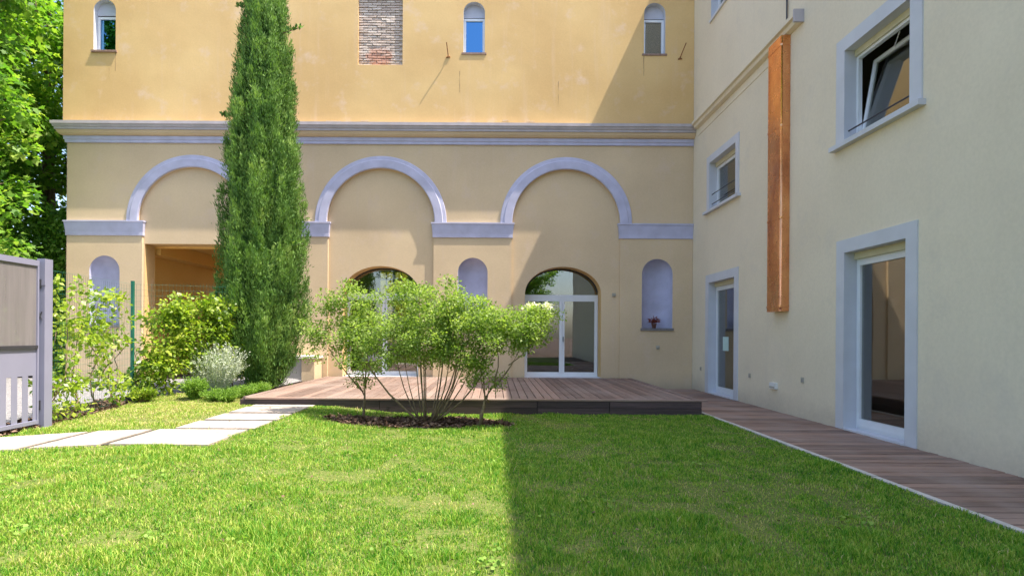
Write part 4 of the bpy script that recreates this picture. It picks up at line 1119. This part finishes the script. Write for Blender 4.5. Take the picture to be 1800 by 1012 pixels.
# ------------------------------------------------------------------ big trees on the left
def big_tree(x, y, h_, rad_, seed, ncl, per, label, lsz=0.15, zlow=1.6, group='broad leaved trees beside the building'):
    rd = random.Random(seed); zb = float(g(x,y))
    root = tag(empty('broadleaf_tree', (x,y,zb)), label, 'tree', group)
    q = MB(); q.tube([(x,y,zb-0.1),(x+0.1,y,zb+h_*0.25),(x-0.05,y+0.1,zb+h_*0.55),(x,y,zb+h_*0.9)],[0.26,0.21,0.15,0.04],10)
    q.build('trunk', M['bark'], root, True)
    cl = []
    while len(cl) < ncl:
        u_ = Vector((rd.gauss(0,1),rd.gauss(0,1),rd.gauss(0,1))).normalized()*(rd.random()**0.28)
        lob = 1+0.13*math.sin(5*math.atan2(u_.y,u_.x)+seed)+0.10*math.sin(7*u_.z+seed)
        c_ = Vector((x+u_.x*rad_*lob, y+u_.y*rad_*lob, zb+zlow+(h_-zlow)*(0.5+0.5*u_.z)))
        if c_.x > -11.55 and c_.y > 13.7: continue
        if c_.y < 14.9 and c_.x/c_.y > -0.83: continue
        cl.append(tuple(c_))
    br = MB()
    for i in range(0,ncl,max(1,ncl//36)):
        e_ = Vector(cl[i]); z0 = min(e_.z-0.5, zb+h_*0.8)*0.8; p0 = Vector((x,y,max(1.2,z0))); m_ = p0.lerp(e_,0.5)+Vector((0,0,0.25))
        br.tube([p0,m_,e_],[0.075,0.045,0.012],6)
    br.build('branch', M['bark'], root, True)
    C_, d = near(cl, per, 0.60, 0.55)
    k_ = ((C_[:,0] < -11.25) | (C_[:,1] < 13.9)) & ((C_[:,0]/C_[:,1] < -0.80) | (C_[:,1] > 14.8))
    C_, d = C_[k_], d[k_]
    T_ = d*1.4+unit(len(C_))*0.4; T_[:,2] -= 0.30; N2_ = unit(len(C_))*0.55; N2_[:,2] += 0.8
    foliage('foliage', C_, lsz*(0.6+0.7*rng.random(len(C_))), T_, N2_, L_TREE, root, MAPLE)
big_tree(-13.2, 12.9, 13.5, 2.8, 1, 330, 74, 'large leafy tree with bright maple like leaves, nearest the left building corner')
big_tree(-14.6, 18.5, 14.5, 3.4, 2, 420, 75, 'tall dark leafy tree behind the left end of the yellow building', 0.17, 0.8)
big_tree(-18.5, 16.5, 13.0, 4.0, 3, 360, 70, 'broad leafy tree at the far left behind the gate', 0.19)
# low hedge at the end of the drive
hd = tag(empty('hedge', (-13,15.5,0.18)), 'dark green hedge closing the far end of the gravel drive beside the building', 'hedge')
C_ = np.stack([-17.5+6.2*rng.random(26000), 15.0+1.3*rng.random(26000), 0.15+2.9*rng.random(26000)], 1)
C_[:,2] *= 1.45+0.10*np.sin(C_[:,0]*3)
N2_ = unit(26000); N2_[:,2] += .6
foliage('foliage', C_, 0.10+0.05*rng.random(26000), unit(26000), N2_, L_TREE, hd, RHOMB)
# unseen trees added behind the viewpoint for door glass reflections: copies of first tree
src = bpy.data.objects['broadleaf_tree']
for (x_,y_,lb_) in ((-6.0,-13.5,'unseen leafy tree added behind the viewpoint on the left, mirrored in the door glass'),(2.5,-15.0,'unseen leafy tree added behind the viewpoint in the middle, mirrored in the door glass'),(-13.5,-9.0,'unseen leafy tree added behind the viewpoint at the far left, mirrored in the door glass')):
    o = src.copy(); col.objects.link(o); o.location = (x_, y_, 0.0); o['label'] = lb_; o['group'] = 'unseen leafy trees added for reflections'
    for ch in src.children:
        c_ = ch.copy(); col.objects.link(c_); c_.parent = o
# small broad leaved weeds and fallen leaves in the lawn
ws = []
for _ in range(46):
    x_, y_ = random.uniform(-4.2,3.3), random.uniform(3.2,9.0)
    if y_ > 5.9 and x_ < -2.9: continue
    for _k in range(random.randint(10,34)):
        a_, b_ = x_+random.gauss(0,.09), y_+random.gauss(0,.09); ws.append((a_, b_, float(g(a_,b_))+random.uniform(0.012,0.035)))
ws = np.array(ws); T_ = unit(len(ws)); T_[:,2] *= 0.4; N2_ = unit(len(ws)); N2_[:,2] += 1.4
tag(foliage('lawn_weeds', ws, 0.020+0.018*rng.random(len(ws)), T_, N2_, L_LIME, None, [(0,0),(0.35,0.25),(0.4,0.65),(0,1),(-0.4,0.65),(-0.35,0.25)]), 'small broad leaved weeds scattered in the lawn', 'weeds', kind='stuff')
fl_ = np.stack([-4.0+7.4*rng.random(150), 3.2+6.2*rng.random(150), np.zeros(150)], 1); fl_[:,2] = g(fl_[:,0],fl_[:,1])+0.035
T_ = unit(150); T_[:,2] *= 0.3; N2_ = unit(150); N2_[:,2] += 1.6
tag(foliage('fallen_leaves', fl_, 0.018+0.022*rng.random(150), T_, N2_, CHIP, None, RHOMB), 'small dry fallen leaves lying on the lawn', 'fallen leaves', kind='stuff')
